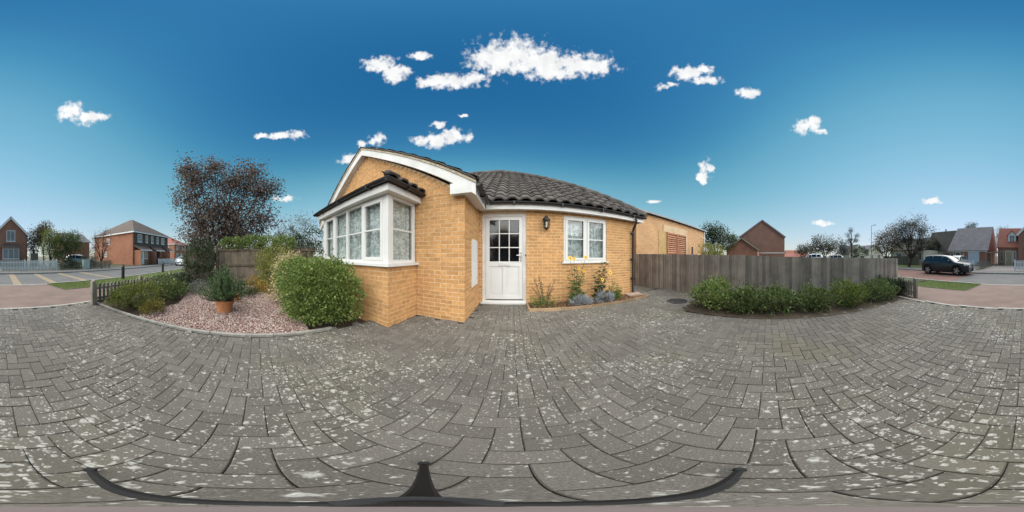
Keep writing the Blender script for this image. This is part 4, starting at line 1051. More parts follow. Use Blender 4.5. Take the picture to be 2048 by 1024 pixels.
def tree(name, label, base, blobs, n, size, mat, trunk_r=.12, fork=.35, clump=.22, lump=.15, group=None, per=16, twigs=60, aspect=.55, bark=None, bare=0.0, shell=.45, trunk_pts=None):
    """tapered trunk, limbs to every leafy lobe, twigs, and leaves in clumps at the twig ends"""
    T = empty(name, base); b0 = Vector(base); m_ = MB()
    top = Vector((sum(b[0][0] for b in blobs)/len(blobs), sum(b[0][1] for b in blobs)/len(blobs), min(b[0][2]-b[1][2]*.3 for b in blobs)))
    fk = b0.lerp(top, fork if trunk_pts is None else 1.0); fk.z = max(fk.z, b0.z+.3)
    m_.tube([b0-Vector((0, 0, .1)), b0+Vector((.0, 0, .12)), b0.lerp(fk, .5)+Vector((random.uniform(-.05, .05),)*2+(0,)), fk], [trunk_r*1.5, trunk_r*1.1, trunk_r*.95, trunk_r*.85], 9)
    PP = []; DD = []; w = np.array([b[1][0]*b[1][1]*b[1][2] for b in blobs])**.66; w /= w.sum()
    for (c, r), ww in zip(blobs, w):
        cv = Vector(c); k = max(3, int(twigs*ww)); mid = fk.lerp(cv, .5)+Vector((random.uniform(-.15, .15), random.uniform(-.15, .15), .1))
        m_.tube([fk-Vector((0, 0, .05)), mid, cv], [trunk_r*.6, trunk_r*.36, trunk_r*.16], 6)
        kc = max(k, int(n*ww/per)); C, d = ell_points(kc, c, r, shell); C += d*RNG.normal(0, lump, (kc, 1))*np.mean(r)
        for j in range(k):
            e = Vector(C[j]); st = (cv if random.random() < .6 else mid).lerp(e, .05); m2 = st.lerp(e, .55)+Vector((random.uniform(-.1, .1), random.uniform(-.1, .1), random.uniform(0, .12)))*float(np.mean(r))
            m_.tube([st, m2, e], [trunk_r*.13, trunk_r*.08, trunk_r*.03], 4)
            if bare:
                for _ in range(3):
                    e2 = m2.lerp(e, random.random())+Vector(RNG.normal(0, .22, 3))*float(np.mean(r)); m_.tube([m2, e2], [trunk_r*.06, trunk_r*.02], 3)
        keep = RNG.random(kc) >= bare; C2 = C[keep]; d2 = d[keep]
        PP.append(np.repeat(C2, per, 0)+RNG.normal(0, clump, (len(C2)*per, 3))); DD.append(np.repeat(d2, per, 0))
    PP = np.concatenate(PP); DD = np.concatenate(DD); ok = PP[:, 2] > base[2]+.05; PP = PP[ok]; DD = DD[ok]
    m_.build('trunk', bark or m_bark, T, smooth=True)
    leaves('crown', PP, DD*.6+np.array([0, 0, -.1]), np.full(len(PP), size), mat, T, aspect=aspect, jitter=.7)
    tag(T, label, 'tree', group); return T
def blob_at(u, v, ru, rv, dist, rd=None, dd=0.0):
    """a lobe seen in direction (u, v) at a horizontal distance; radii given in sixths of a degree"""
    p = at(u, dist+dd); p.z = CAMZ+math.tan(el_of(v))*(dist+dd); k = (dist+dd)*2*math.pi/2048; a = az_of(u)
    r1, r2 = ru*k, rv*k; r3 = rd if rd else (r1+r2)/2
    # horizontal lobe: keep it round in plan
    rr = (r1+r3)/2
    return ((p.x, p.y, p.z), (rr, rr, r2))

G_MID = leaf_mat('leaf_green', [(.035, .054, .018), (.068, .098, .029), (.105, .14, .043), (.17, .19, .075)])
G_BRIGHT = leaf_mat('leaf_bright', [(.046, .074, .018), (.09, .135, .030), (.14, .19, .045), (.22, .25, .085)])
G_YEL = leaf_mat('leaf_yellowgreen', [(.06, .085, .018), (.12, .145, .028), (.20, .20, .040), (.30, .27, .08)])
G_DARK = leaf_mat('leaf_dark', [(.014, .024, .012), (.026, .042, .018), (.042, .062, .026), (.07, .085, .04)])
G_GREY = leaf_mat('leaf_grey', [(.07, .08, .065), (.12, .13, .11), (.19, .20, .17), (.26, .26, .22)])
G_SILV = leaf_mat('leaf_silver', [(.14, .16, .17), (.22, .24, .26), (.33, .35, .37), (.42, .43, .44)])
G_CREAM = leaf_mat('leaf_cream', [(.10, .12, .04), (.24, .22, .10), (.42, .34, .18), (.55, .46, .30)])
G_PURP = leaf_mat('leaf_plum', [(.034, .022, .020), (.065, .040, .036), (.095, .062, .056), (.085, .080, .048), (.16, .105, .10)], gain=1.75)
G_OLIVE = leaf_mat('leaf_olive', [(.035, .04, .018), (.065, .07, .030), (.10, .10, .045), (.15, .14, .07)])
G_AUT = leaf_mat('leaf_autumn', [(.055, .042, .025), (.09, .065, .038), (.13, .10, .055), (.14, .13, .07)])
G_ROSE = leaf_mat('leaf_rosemary', [(.030, .060, .022), (.055, .10, .035), (.09, .15, .055), (.15, .20, .10)])

# ---- front garden
shrub('clipped_bush', 'large clipped green bush beneath the bay window', 'bush', (-2.75, 1.05, 0),
      [((-2.66, 1.06, .52), (.56, .50, .52)), ((-2.34, 1.38, .50), (.36, .28, .48)), ((-2.52, 1.32, .62), (.48, .30, .46)), ((-2.9, .80, .56), (.62, .36, .50)), ((-3.3, 1.15, .60), (.62, .52, .46)), ((-2.55, 1.0, .32), (.42, .55, .34)), ((-3.5, .85, .70), (.5, .42, .38)), ((-2.7, 1.1, .86), (.50, .42, .22))],
      29000, .038, G_BRIGHT, clump=.040, lump=.05, up=.35, aspect=.7, nst=14, tips=500)
shrub('variegated_shrub', 'cream and green variegated shrub rising behind the clipped bush', 'shrub', (-4.1, .85, 0),
      [((-3.95, .75, .60), (.50, .36, .48)), ((-4.3, .9, .78), (.55, .40, .42)), ((-3.75, .62, .34), (.34, .28, .32))], 5200, .045, G_CREAM, clump=.06, nst=9, tips=250)
shrub('yellow_green_shrub', 'tall yellow-green shrub at the end of the brown garden fence', 'shrub', (-5.5, .55, 0),
      [((-5.45, .42, .62), (.42, .36, .60)), ((-5.7, .75, 1.15), (.50, .48, .45)), ((-5.2, .62, .45), (.46, .40, .42)), ((-5.9, .35, 1.0), (.36, .36, .40)), ((-5.0, .9, .6), (.4, .35, .5))], 7500, .055, G_YEL, clump=.07, aspect=.35, up=.9, nst=16, tips=400)
shrub('amber_bush', 'small amber and yellow leaved bush at the foot of the brown fence', 'bush', (-5.2, -.05, 0), [((-5.25, -.02, .20), (.32, .26, .24)), ((-5.0, .18, .14), (.25, .2, .18))], 1700, .045, leaf_mat('leaf_amber', [(.12, .10, .02), (.24, .15, .03), (.34, .2, .05), (.3, .27, .06)]), nst=6)
shrub('spreading_shrub', 'low dark spreading shrub on the gravel beside the potted rosemary', 'shrub', (-4.75, -.55, 0), [((-4.75, -.62, .12), (.42, .36, .17)), ((-4.6, -.28, .10), (.30, .30, .13))], 2600, .04, G_DARK, nst=6)
# picket-side border
shrub('dome_shrub', 'broad dome-shaped green shrub beside the end post of the low picket fence', 'shrub', (-2.62, -2.45, 0), [((-2.66, -2.55, .24), (.50, .40, .26)), ((-2.95, -2.40, .26), (.46, .42, .25)), ((-2.42, -2.72, .16), (.30, .24, .20))], 7000, .036, leaf_mat('leaf_moss', [(.035, .055, .014), (.075, .10, .022), (.13, .15, .03), (.21, .20, .05)]), clump=.04, nst=9, tips=200)
shrub('leafy_shrub', 'fresh green shrub in the middle of the border by the picket fence', 'shrub', (-3.7, -2.4, 0), [((-3.62, -2.25, .22), (.40, .34, .24)), ((-4.0, -2.55, .30), (.50, .36, .28)), ((-4.2, -2.15, .16), (.42, .26, .20))], 6000, .042, G_MID, clump=.045, nst=9, tips=200)
shrub('far_border_shrub', 'dark green shrub at the far end of the picket fence border', 'shrub', (-4.9, -2.6, 0), [((-4.85, -2.62, .26), (.45, .28, .28)), ((-5.4, -2.6, .22), (.42, .26, .26))], 3600, .042, G_DARK, nst=7)
shrub('low_gold_shrub', 'small golden-green mound at the edge of the pink gravel', 'shrub', (-2.58, -1.88, 0), [((-2.58, -1.90, .10), (.26, .20, .14)), ((-2.72, -1.98, .08), (.20, .16, .11))], 2600, .030, leaf_mat('leaf_goldgreen', [(.035, .055, .014), (.09, .10, .02), (.19, .15, .03), (.26, .20, .06)]), clump=.03, nst=6)
shrub('grey_santolina', 'low grey-green cushion plant between the picket border and the pot', 'plant', (-5.2, -1.85, 0), [((-5.2, -1.9, .10), (.50, .28, .15)), ((-4.7, -1.75, .07), (.35, .22, .12))], 2600, .04, G_GREY, nst=6)
# rosemary in a terracotta pot
pr = at(449, 3.28); PX, PY = pr.x, pr.y
m_terra = material('terracotta', (.52, .22, .095), .85, .12, 7, .2, 80, dark=(.40, .17, .075))
PT = empty('terracotta_pot', (PX, PY, 0))
q = MB(); q.lathe([(.0, 0), (.135, 0), (.150, .012), (.178, .20), (.178, .205), (.195, .207), (.199, .26), (.186, .264), (.180, .24), (0, .235)], (PX, PY, 0), 24); q.build('pot', m_terra, PT, smooth=False)
q = MB(); q.lathe([(0, .236), (.175, .238), (0, .245)], (PX, PY, 0), 16); q.build('compost', m_soil, PT)
tag(PT, 'round terracotta pot standing on the pink gravel', 'plant pot')
RS = empty('rosemary_bush', (PX, PY, .24)); m_ = MB(); PP = []; DD = []
for k in range(330):
    a = random.random()*6.283; r_ = abs(random.gauss(0, .30)); lean = min(.50, r_); hgt = random.uniform(.32, .76)*(1-.45*lean/.5)
    b0 = Vector((PX+random.uniform(-.1, .1), PY+random.uniform(-.1, .1), .24)); mid = b0+Vector((math.cos(a)*lean*.75, math.sin(a)*lean*.75, hgt*.40-.02)); e = b0+Vector((math.cos(a)*lean, math.sin(a)*lean, hgt-.14*(random.random() < .3)))
    m_.tube([b0, mid, e], [.006, .004, .002], 4)
    for t in np.linspace(.25, 1, 40):
        p = (b0.lerp(mid, t*2) if t < .5 else mid.lerp(e, t*2-1)); PP.append(p[:]); d = (e-mid).normalized(); DD.append((d.x+random.gauss(0, .45), d.y+random.gauss(0, .45), d.z*.9))
m_.build('stem', m_bark, RS); leaves('foliage', np.array(PP), np.array(DD), np.full(len(PP), .046), G_ROSE, RS, aspect=.20, jitter=.25)
tag(RS, 'bushy green rosemary growing in the terracotta pot', 'plant')
p2 = at(472, 4.1); q = MB(); q.lathe([(0, 0), (.075, 0), (.095, .15), (.108, .152), (.108, .19), (.095, .19), (0, .17)], (p2.x, p2.y, 0), 18); ob = q.build('terracotta_planter', m_terra); tag(ob, 'smaller plain terracotta pot half hidden behind the rosemary', 'plant pot')
# plants behind and over the fence
shrub('climber', 'bright green leafy climber spilling over the top of the brown garden fence', 'climbing plant', (-6.9, -.4, 0), [((-6.75, -1.0, 1.66), (.30, .52, .24)), ((-6.75, -.2, 1.70), (.34, .62, .28)), ((-6.75, .55, 1.66), (.34, .55, .30)), ((-6.85, 1.2, 1.6), (.4, .5, .36)), ((-6.95, -.2, 1.0), (.12, .6, .8))], 8200, .060, G_BRIGHT, clump=.06, aspect=.7, nst=12, zmin=.1)
TD = 8.6
tree('plum_tree', 'tall purple-leaved plum tree rising behind the brown garden fence', (at(440, TD).x, at(440, TD).y, 0),
     [blob_at(455, 425, 62, 50, TD, 1.4), blob_at(395, 362, 38, 36, TD), blob_at(465, 365, 50, 32, TD, 1.2), blob_at(520, 385, 32, 36, TD), blob_at(405, 445, 42, 48, TD), blob_at(475, 470, 52, 36, TD), blob_at(372, 340, 24, 24, TD), blob_at(428, 332, 24, 20, TD), blob_at(505, 345, 30, 18, TD), blob_at(545, 378, 18, 16, TD), blob_at(375, 400, 26, 24, TD), blob_at(520, 440, 26, 28, TD), blob_at(400, 485, 34, 30, TD, .9, -.8)],
     27000, .115, G_PURP, trunk_r=.10, fork=.25, clump=.17, lump=.28, twigs=240, per=14, shell=.2)
shrub('dark_evergreen', 'dark evergreen bush in front of the end of the brown garden fence', 'bush', (at(398, 6.3).x, at(398, 6.3).y, 0), [blob_at(398, 520, 30, 26, 6.3), blob_at(385, 545, 18, 20, 6.2), blob_at(412, 548, 22, 18, 6.2), blob_at(400, 495, 28, 18, 6.5)], 5200, .06, G_DARK, clump=.08, nst=10)
q = MB(); s_ = at(383, 6.0)
for i in range(5): q.box(s_.x-.02, s_.x+.01, s_.y-.24+i*.11, s_.y-.15+i*.11, 0, .42+.06*math.sin(i*2))
ob = q.build('log_edging_roll', m_bark); tag(ob, 'short dark upright log edging under the dark evergreen bush', 'edging')
tree('loose_shrub_tree', 'airy grey-green tree with thin twigs between plum tree and bungalow', (at(590, 9.2).x, at(590, 9.2).y, 0), [blob_at(585, 458, 30, 22, 9.2), blob_at(612, 445, 24, 18, 9.2), blob_at(560, 470, 24, 22, 9.2), blob_at(600, 485, 36, 24, 9.2)], 2300, .085, G_GREY, trunk_r=.06, clump=.14, lump=.4, twigs=110, per=7, bare=.25)
shrub('dark_hedge', 'dark hedge bush between the garden fence and the bungalow', 'hedge', (at(618, 7.6).x, at(618, 7.6).y, 0), [blob_at(622, 478, 26, 24, 7.6), blob_at(600, 495, 30, 26, 7.8), blob_at(625, 515, 26, 34, 7.4), blob_at(585, 515, 34, 26, 8.0), blob_at(560, 515, 24, 26, 8.2)], 8500, .065, G_DARK, clump=.10, nst=10)
# ---- shrub row along the tall fence
row = [(1427, .66, .40, 'largest and brightest shrub at the house end of the row along the board fence', G_BRIGHT), (1490, .46, .34, 'second low shrub of the row along the board fence counted from the house', G_MID),
       (1555, .48, .37, 'third low shrub of the row along the board fence counted from the house', G_MID), (1625, .46, .38, 'fourth low shrub of the row, in the middle of the board fence', G_MID),
       (1697, .52, .41, 'yellowish topped shrub, fifth of the row along the board fence from the house', leaf_mat('leaf_limey', [(.03, .05, .015), (.07, .10, .022), (.12, .16, .03), (.19, .21, .05)])),
       (1757, .50, .42, 'sixth shrub of the row along the board fence counted from the house', G_MID), (1793, .46, .36, 'last shrub of the row, next to the short low picket panel', G_DARK)]
sx, sy = 3.0, 3.0
q = MB(); poly = [(3.02, 1.72), (4.95, 2.2), (5.0, -4.6), (2.95, -3.65), (2.9, -2.0)]; q.add([(x, y, gz(x, y)+.006) for x, y in poly], [tuple(range(5))[::-1]]); sbd = q.build('shrub_bed', m_soil); sbd['kind'] = 'structure'
if sbd.data.polygons[0].normal.z < 0: sbd.data.flip_normals()
for (u, h_, r_, lab, mt) in row:
    a = az_of(u); X = 3.58 if u < 1780 else 3.75; Y = X/math.tan(a); z = gz(X, Y)
    lobes = [((X, Y, z+h_*.5), (r_, r_, h_*.5)), ((X-.14, Y+r_*.4, z+h_*.42), (r_*.72, r_*.6, h_*.42)), ((X-.12, Y-r_*.4, z+h_*.44), (r_*.7, r_*.6, h_*.40)), ((X+.2, Y, z+h_*.5), (r_*.8, r_*.8, h_*.46))]
    shrub('border_shrub', lab, 'shrub', (X, Y, z), lobes, 3000, .055, mt, clump=.06, group='shrubs in a row along the board fence', nst=8, tips=160, lump=.12)
# ---- flower bed plants
def herb(name, label, base, stems, leafsize, mat, flowers=(), leaf_n=22, aspect=.32, stem_mat=None, low=0, thick=.006):
    S = empty(name, base); b0 = Vector(base); m_ = MB(); PP = []; DD = []; SZ = []
    for (dx, dy, h_) in stems:
        s0 = b0+Vector((dx*.15, dy*.15, -.02)); e = b0+Vector((dx, dy, h_)); mid = s0.lerp(e, .5)+Vector((dx*-.08, dy*-.08, .02)); m_.tube([s0, mid, e], [thick, thick*.8, thick*.5], 5)
        for k in range(leaf_n):
            t = .15+.85*(k/leaf_n)**.9; p = s0.lerp(mid, t*2) if t < .5 else mid.lerp(e, t*2-1); a = k*2.4+random.random(); PP.append(p[:]); DD.append((math.cos(a), math.sin(a), .12)); SZ.append(leafsize*(1.15-.55*t))
    for k in range(low):
        a = random.random()*6.28; r_ = random.random()**.5; PP.append((b0.x+math.cos(a)*r_*.16, b0.y+math.sin(a)*r_*.14, b0.z+.02+random.random()*.22)); DD.append((math.cos(a), math.sin(a), .8)); SZ.append(leafsize*.8)
    m_.build('stem', stem_mat or material('green_stem', (.10, .11, .04), .8, .2, 20), S)
    PP = np.array(PP); leaves('foliage', PP, np.array(DD), np.array(SZ), mat, S, aspect=aspect, jitter=.22, fold=.5)
    for (fx, fy, fz, fr) in flowers:
        m_ = MB(); c = Vector((fx, fy, fz)); nrm = Vector((random.uniform(-.3, .3), -1, random.uniform(.1, .5))).normalized(); t1 = nrm.cross(Vector((0, 0, 1))).normalized(); t2 = nrm.cross(t1)
        for k in range(12):
            a = 6.283*k/12; d = t1*math.cos(a)+t2*math.sin(a); sd = nrm.cross(d); m_.add([c+d*fr*.2, c+d*fr*.65+sd*fr*.19+nrm*.006, c+d*fr+nrm*.002, c+d*fr*.65-sd*fr*.19+nrm*.006], [(0, 1, 2, 3)])
        fl = m_.build('flower', material('yellow_petal', (.85, .52, .03), .6, .06, 30), S)
        m_ = MB(); m_.obox(c+nrm*.006, t1, t2, nrm, fr*.17, fr*.17, .008); m_.obox(c+nrm*.008, (t1+t2).normalized(), (t1-t2).normalized(), nrm, fr*.17, fr*.17, .008); m_.build('flower_centre', material('flower_brown', (.16, .05, .015), .8, .2, 40), fl)
        m_ = MB(); m_.tube([b0+Vector((0, 0, .2)), (b0+Vector((0, 0, .2))).lerp(c, .6)+Vector((0, .03, .03)), c-nrm*.01], .004, 4); m_.build('flower_stalk', MAT['green_stem'], fl)
    tag(S, label, 'plant'); return S
herb('leggy_shrub', 'leggy bare-stemmed shrub with sparse leaves next to the front door', (.70, 3.52, .02), [(-.22, .02, .62), (-.12, -.02, .72), (-.05, .05, .55), (.14, 0, .50), (.27, .04, .60), (.20, -.05, .42), (-.28, 0, .48)], .055, G_OLIVE, leaf_n=22, aspect=.5, stem_mat=material('brown_stem', (.13, .075, .045), .85, .2, 20), low=10, thick=.009)
herb('green_tuft', 'fresh green leafy tuft at the foot of the leggy shrub by the door', (.55, 3.42, .02), [(-.08, 0, .22), (.08, .02, .20), (0, -.06, .18)], .06, G_BRIGHT, leaf_n=26, aspect=.35, low=160)
herb('green_tuft', 'small green tuft between the leggy shrub and the first silver mound', (.86, 3.40, .01), [(-.05, 0, .15), (.05, .02, .17)], .05, G_BRIGHT, leaf_n=20, aspect=.35, low=100)
herb('tall_flower_plant', 'tall yellow flowered plant below the first window casement', (1.45, 3.50, 0), [(-.16, .02, .82), (.02, 0, .92), (.20, .03, .86), (.10, -.04, .60), (-.08, -.05, .55)], .145, G_MID, flowers=[(1.28, 3.43, 1.10, .065), (1.37, 3.42, 1.09, .045), (1.68, 3.45, 1.12, .055), (1.49, 3.44, .86, .04), (1.62, 3.44, .80, .04)], leaf_n=28, low=70)
herb('tall_flower_plant', 'tall dark leaved flower plant below the second window casement', (2.10, 3.48, 0), [(-.20, .02, .78), (-.08, 0, .84), (.08, .02, 1.02), (.16, .0, .96), (-.02, -.05, .70)], .15, leaf_mat('leaf_deep', [(.02, .03, .014), (.035, .055, .022), (.06, .085, .032), (.09, .12, .045)]), flowers=[(2.36, 3.42, .73, .06), (2.10, 3.40, .57, .055)], leaf_n=28, low=70)
herb('leafy_perennial', 'bushy bright green perennial on the downpipe side of the flower bed', (2.52, 3.45, -.03), [(-.18, 0, .42), (-.05, .02, .52), (.1, 0, .46), (.2, -.03, .36), (0, -.1, .30), (.25, .02, .26)], .085, G_BRIGHT, leaf_n=34, low=170)
shrub('lavender_mound', 'silver-grey lavender mound below the first window casement', 'plant', (1.50, 3.32, 0), [((1.48, 3.33, .10), (.20, .10, .13)), ((1.62, 3.36, .09), (.14, .10, .10))], 1700, .055, G_SILV, clump=.03, aspect=.14, up=1.1, nst=5)
shrub('lavender_mound', 'silver-grey lavender mound below the second window casement', 'plant', (2.15, 3.33, -.03), [((2.15, 3.34, .10), (.22, .10, .15))], 1500, .055, G_SILV, clump=.03, aspect=.14, up=1.1, nst=5)
# grass verges and bollards
for (x0, x1, lab) in ((-40, -2.45, 'verge'), (2.2, 40, 'verge')):
    o = sheet('grass_verge', x0, x1, -8.28, -5.85, .012, m_turf, 60, 8, gz)
    xa, xb = (max(x0, -16), min(x1, 14)); n = 14000; x = RNG.uniform(xa, xb, n); 
    x = np.where(RNG.random(n) < .5, x, (xb-abs(RNG.normal(0, 3.0, n))) if x0 < 0 else (xa+abs(RNG.normal(0, 3.0, n))))
    y = RNG.uniform(-8.27, -5.86, n); z = np.array([gz(a, b) for a, b in zip(x, y)])+.010
    g = leaves('grass', np.column_stack([x, y, z]), np.column_stack([RNG.normal(0, .35, n), RNG.normal(0, .35, n), np.ones(n)]), np.full(n, .05), leaf_mat('grass_blade', [(.06, .085, .018), (.11, .15, .03), (.16, .19, .045), (.22, .22, .08)]), o, aspect=.16); g['kind'] = 'stuff'
m_boll = material('dark_timber_bollard', (.045, .035, .028), .8, .25, 14, .5, 80)
m_band = material('bollard_band', (.55, .52, .46), .6, .1, 9)
for (u, d, hh, lab) in ((246, 10.2, .90, 'dark round timber bollard on the verge nearest the red drive crossover'), (325.5, 14.6, .92, 'dark round timber bollard on the verge close to the plum tree')):
    p = at(u, d); z = gz(p.x, p.y); B = empty('bollard', (p.x, p.y, z)); q = MB(); q.lathe([(0, -.1), (.105, -.1), (.105, hh-.015), (.095, hh), (0, hh)], (p.x, p.y, z), 14); q.build('post', m_boll, B)
    q = MB(); q.lathe([(.1055, hh-.10), (.108, hh-.10), (.108, hh-.065), (.1055, hh-.065)], (p.x, p.y, z), 14); q.build('band', m_band, B); tag(B, lab, 'bollard', 'bollards on the verge')
# ------------------------------------------------------------------ neighbouring buildings
m_red = pattern_mat('red_brick', (.42, .150, .095), (.35, .120, .08), (.38, .28, .22), .225, .075, .010)
m_orange = pattern_mat('orange_brick', (.47, .165, .085), (.41, .135, .07), (.42, .27, .19), .225, .075, .010)
m_brown = pattern_mat('brown_brick', (.36, .16, .11), (.29, .125, .09), (.33, .25, .20), .225, .075, .010)
m_buff2 = pattern_mat('old_buff_brick', (.52, .285, .135), (.43, .22, .105), (.50, .36, .22), .225, .075, .011)
m_rt_brown = pattern_mat('brown_roof_tiles', (.16, .118, .098), (.13, .098, .082), (.08, .06, .05), .30, .24, .018, zmul=1.0, bump=.6)
m_rt_grey = pattern_mat('grey_roof_tiles', (.25, .225, .225), (.21, .19, .195), (.14, .128, .128), .30, .22, .014, bump=.6)
m_rt_red = pattern_mat('red_roof_tiles', (.38, .14, .10), (.32, .12, .085), (.19, .075, .06), .28, .18, .014, bump=.6)
m_rt_olive = pattern_mat('olive_roof_tiles', (.125, .11, .085), (.10, .09, .07), (.06, .055, .045), .30, .22, .014, bump=.6)
m_white = material('white_paint', (.84, .835, .82), .5, .05, 4)
m_cream = material('cream_render', (.72, .66, .54), .9, .08, 3, .2, 60)
m_winglass = material('far_window_glass', (.15, .165, .18), .08, .25, 1.2, spec=.8)
m_net = material('net_curtain', (.45, .46, .48), .9, .2, 6)
class Face:
    def __init__(s, f, x0, x1, y0, y1):
        s.f = f
        s.O, s.t, s.n = {'s': ((x0, y0, 0), (1, 0, 0), (0, -1, 0)), 'n': ((x1, y1, 0), (-1, 0, 0), (0, 1, 0)), 'e': ((x1, y0, 0), (0, 1, 0), (1, 0, 0)), 'w': ((x0, y1, 0), (0, -1, 0), (-1, 0, 0))}[f]
def add_window(H_, P, a, b, z0, z1, mull=1, trans=False, curtain_=False, sill=True, frame_mat=None):
    fm = frame_mat or m_white; m_ = MB(); f = .085
    P.box(m_, a, b, .004, .045, z0, z0+f); P.box(m_, a, b, .004, .045, z1-f, z1); P.box(m_, a, a+f, .004, .043, z0+f, z1-f); P.box(m_, b-f, b, .004, .043, z0+f, z1-f)
    for k in range(1, mull+1):
        c = a+(b-a)*k/(mull+1); P.box(m_, c-.03, c+.03, .004, .040, z0+f, z1-f)
    if trans: P.box(m_, a+f, b-f, .004, .034, z0+(z1-z0)*.5-.018, z0+(z1-z0)*.5+.018)
    w_ = m_.build('window', fm, H_)
    g = MB(); P.box(g, a+f, b-f, .005, .016, z0+f, z1-f); g.build('pane', m_winglass, w_)
    if curtain_:
        g = MB()
        for k in range(int((b-a)/.12)): P.box(g, a+f+.01+k*.12, min(b-f, a+f+.08+k*.12), .0165, .019, z0+f, z1-f)
        g.build('curtain', m_net, w_)
    if sill: g = MB(); P.box(g, a-.06, b+.06, .004, .09, z0-.06, z0-.003); g.build('sill', fm, w_)
    return w_
def add_door(H_, P, a, b, z0, z1, mat, panel=True):
    m_ = MB(); P.box(m_, a, b, .004, .05, z0, z1); d_ = m_.build('door', mat, H_)
    m_ = MB(); P.box(m_, a-.07, a-.002, .004, .06, z0, z1+.07); P.box(m_, b+.002, b+.07, .004, .06, z0, z1+.07); P.box(m_, a, b, .004, .06, z1+.002, z1+.07); m_.build('frame', m_white, d_)
    m_ = MB(); P.box(m_, b-.14, b-.10, .051, .08, z0+.95, z0+1.1); m_.build('handle', m_metal, d_); return d_
def roof_prism(H_, x0, x1, y0, y1, ze, rise, axis, mat, oh=.25, name='roof', th=.14):
    m_ = MB(); x0 -= oh; x1 += oh; y0 -= oh; y1 += oh
    if axis == 'x':   # ridge along x
        ym = (y0+y1)/2
        for (ya) in (y0, y1):
            m_.add([(x0, ya, ze), (x1, ya, ze), (x1, ym, ze+rise), (x0, ym, ze+rise), (x0, ya, ze-th), (x1, ya, ze-th), (x1, ym, ze+rise-th), (x0, ym, ze+rise-th)], [(0, 1, 2, 3), (7, 6, 5, 4), (0, 4, 5, 1), (1, 5, 6, 2), (3, 2, 6, 7), (0, 3, 7, 4)])
    elif axis == 'y':
        xm = (x0+x1)/2
        for xa in (x0, x1):
            m_.add([(xa, y0, ze), (xa, y1, ze), (xm, y1, ze+rise), (xm, y0, ze+rise), (xa, y0, ze-th), (xa, y1, ze-th), (xm, y1, ze+rise-th), (xm, y0, ze+rise-th)], [(0, 1, 2, 3), (7, 6, 5, 4), (0, 4, 5, 1), (1, 5, 6, 2), (3, 2, 6, 7), (0, 3, 7, 4)])
    else:             # hip
        hx, hy = (x1-x0)/2, (y1-y0)/2; h_ = min(hx, hy); xm, ym = (x0+x1)/2, (y0+y1)/2
        if hx >= hy: r0, r1 = (x0+h_, ym, ze+rise), (x1-h_, ym, ze+rise)
        else: r0, r1 = (xm, y0+h_, ze+rise), (xm, y1-h_, ze+rise)
        c = [(x0, y0, ze), (x1, y0, ze), (x1, y1, ze), (x0, y1, ze)]
        if hx >= hy: m_.add(c+[r0, r1], [(0, 1, 5, 4), (1, 2, 5), (2, 3, 4, 5), (3, 0, 4), (3, 2, 1, 0)])
        else: m_.add(c+[r0, r1], [(0, 1, 4), (1, 2, 5, 4), (2, 3, 5), (3, 0, 4, 5), (3, 2, 1, 0)])
    return m_.build(name, mat, H_)
def walls(H_, x0, x1, y0, y1, z0, ze, mat, gable=None, rise=0, name='wall'):
    m_ = MB(); m_.box(x0, x1, y0, y1, z0, ze)
    if gable == 'y':
        xm = (x0+x1)/2; m_.prism([(x0, ze), (x1, ze), (xm, ze+rise)], 'y', y0+.001, y1-.001)
    if gable == 'x':
        ym = (y0+y1)/2; m_.prism([(y0, ze), (y1, ze), (ym, ze+rise)], 'x', x0+.001, x1-.001)
    return m_.build(name, mat, H_)
def eave_board(H_, x0, x1, y0, y1, ze, mat=None, oh=.25, h_=.18):
    for (a, b, c, d) in ((x0-oh, x1+oh, y0-oh, y0-oh+.03), (x0-oh, x1+oh, y1+oh-.03, y1+oh), (x0-oh, x0-oh+.03, y0-oh+.03, y1+oh-.03), (x1+oh-.03, x1+oh, y0-oh+.03, y1+oh-.03)):
        m_ = MB(); m_.box(a, b, c, d, ze-h_, ze-.005); m_.build('fascia', mat or m_white, H_)
def barge(H_, axis, pos, a0, a1, ze, rise, mat, w=.20, d=.04, oh=.25):
    am = (a0+a1)/2
    for e in (a0-oh, a1+oh):
        if axis == 'y': p, q_ = Vector((e, pos, ze-.14)), Vector((am, pos, ze+rise-.14))
        else: p, q_ = Vector((pos, e, ze-.14)), Vector((pos, am, ze+rise-.14))
        m_ = MB(); up = Vector((0, 0, 1)); m_.beam(p, q_, d, w, up=up); m_.build('bargeboard', mat, H_)

# -- gabled brick house straight behind the camera with a lower wing and dormer
HA = empty('gabled_house', (-1.6, -24, -.3))
x0, x1, y0, y1 = -4.05, .85, -32.0, -24.0
ZE = 4.35; RI = 2.75
walls(HA, x0, x1, y0, y1, -.3, ZE, m_red, 'y', RI-.2); roof_prism(HA, x0, x1, y0, y1, ZE, RI, 'y', m_rt_brown, oh=.22); barge(HA, 'y', y1+.26, x0, x1, ZE-.06, RI, m_white, oh=.22, w=.30, d=.06)
P = Plane((x1, y1, 0), (-1, 0, 0), (0, 1, 0)); c0 = x1-(-1.62)
add_window(HA, P, c0-.68, c0+.62, 3.3, 4.95, 1)
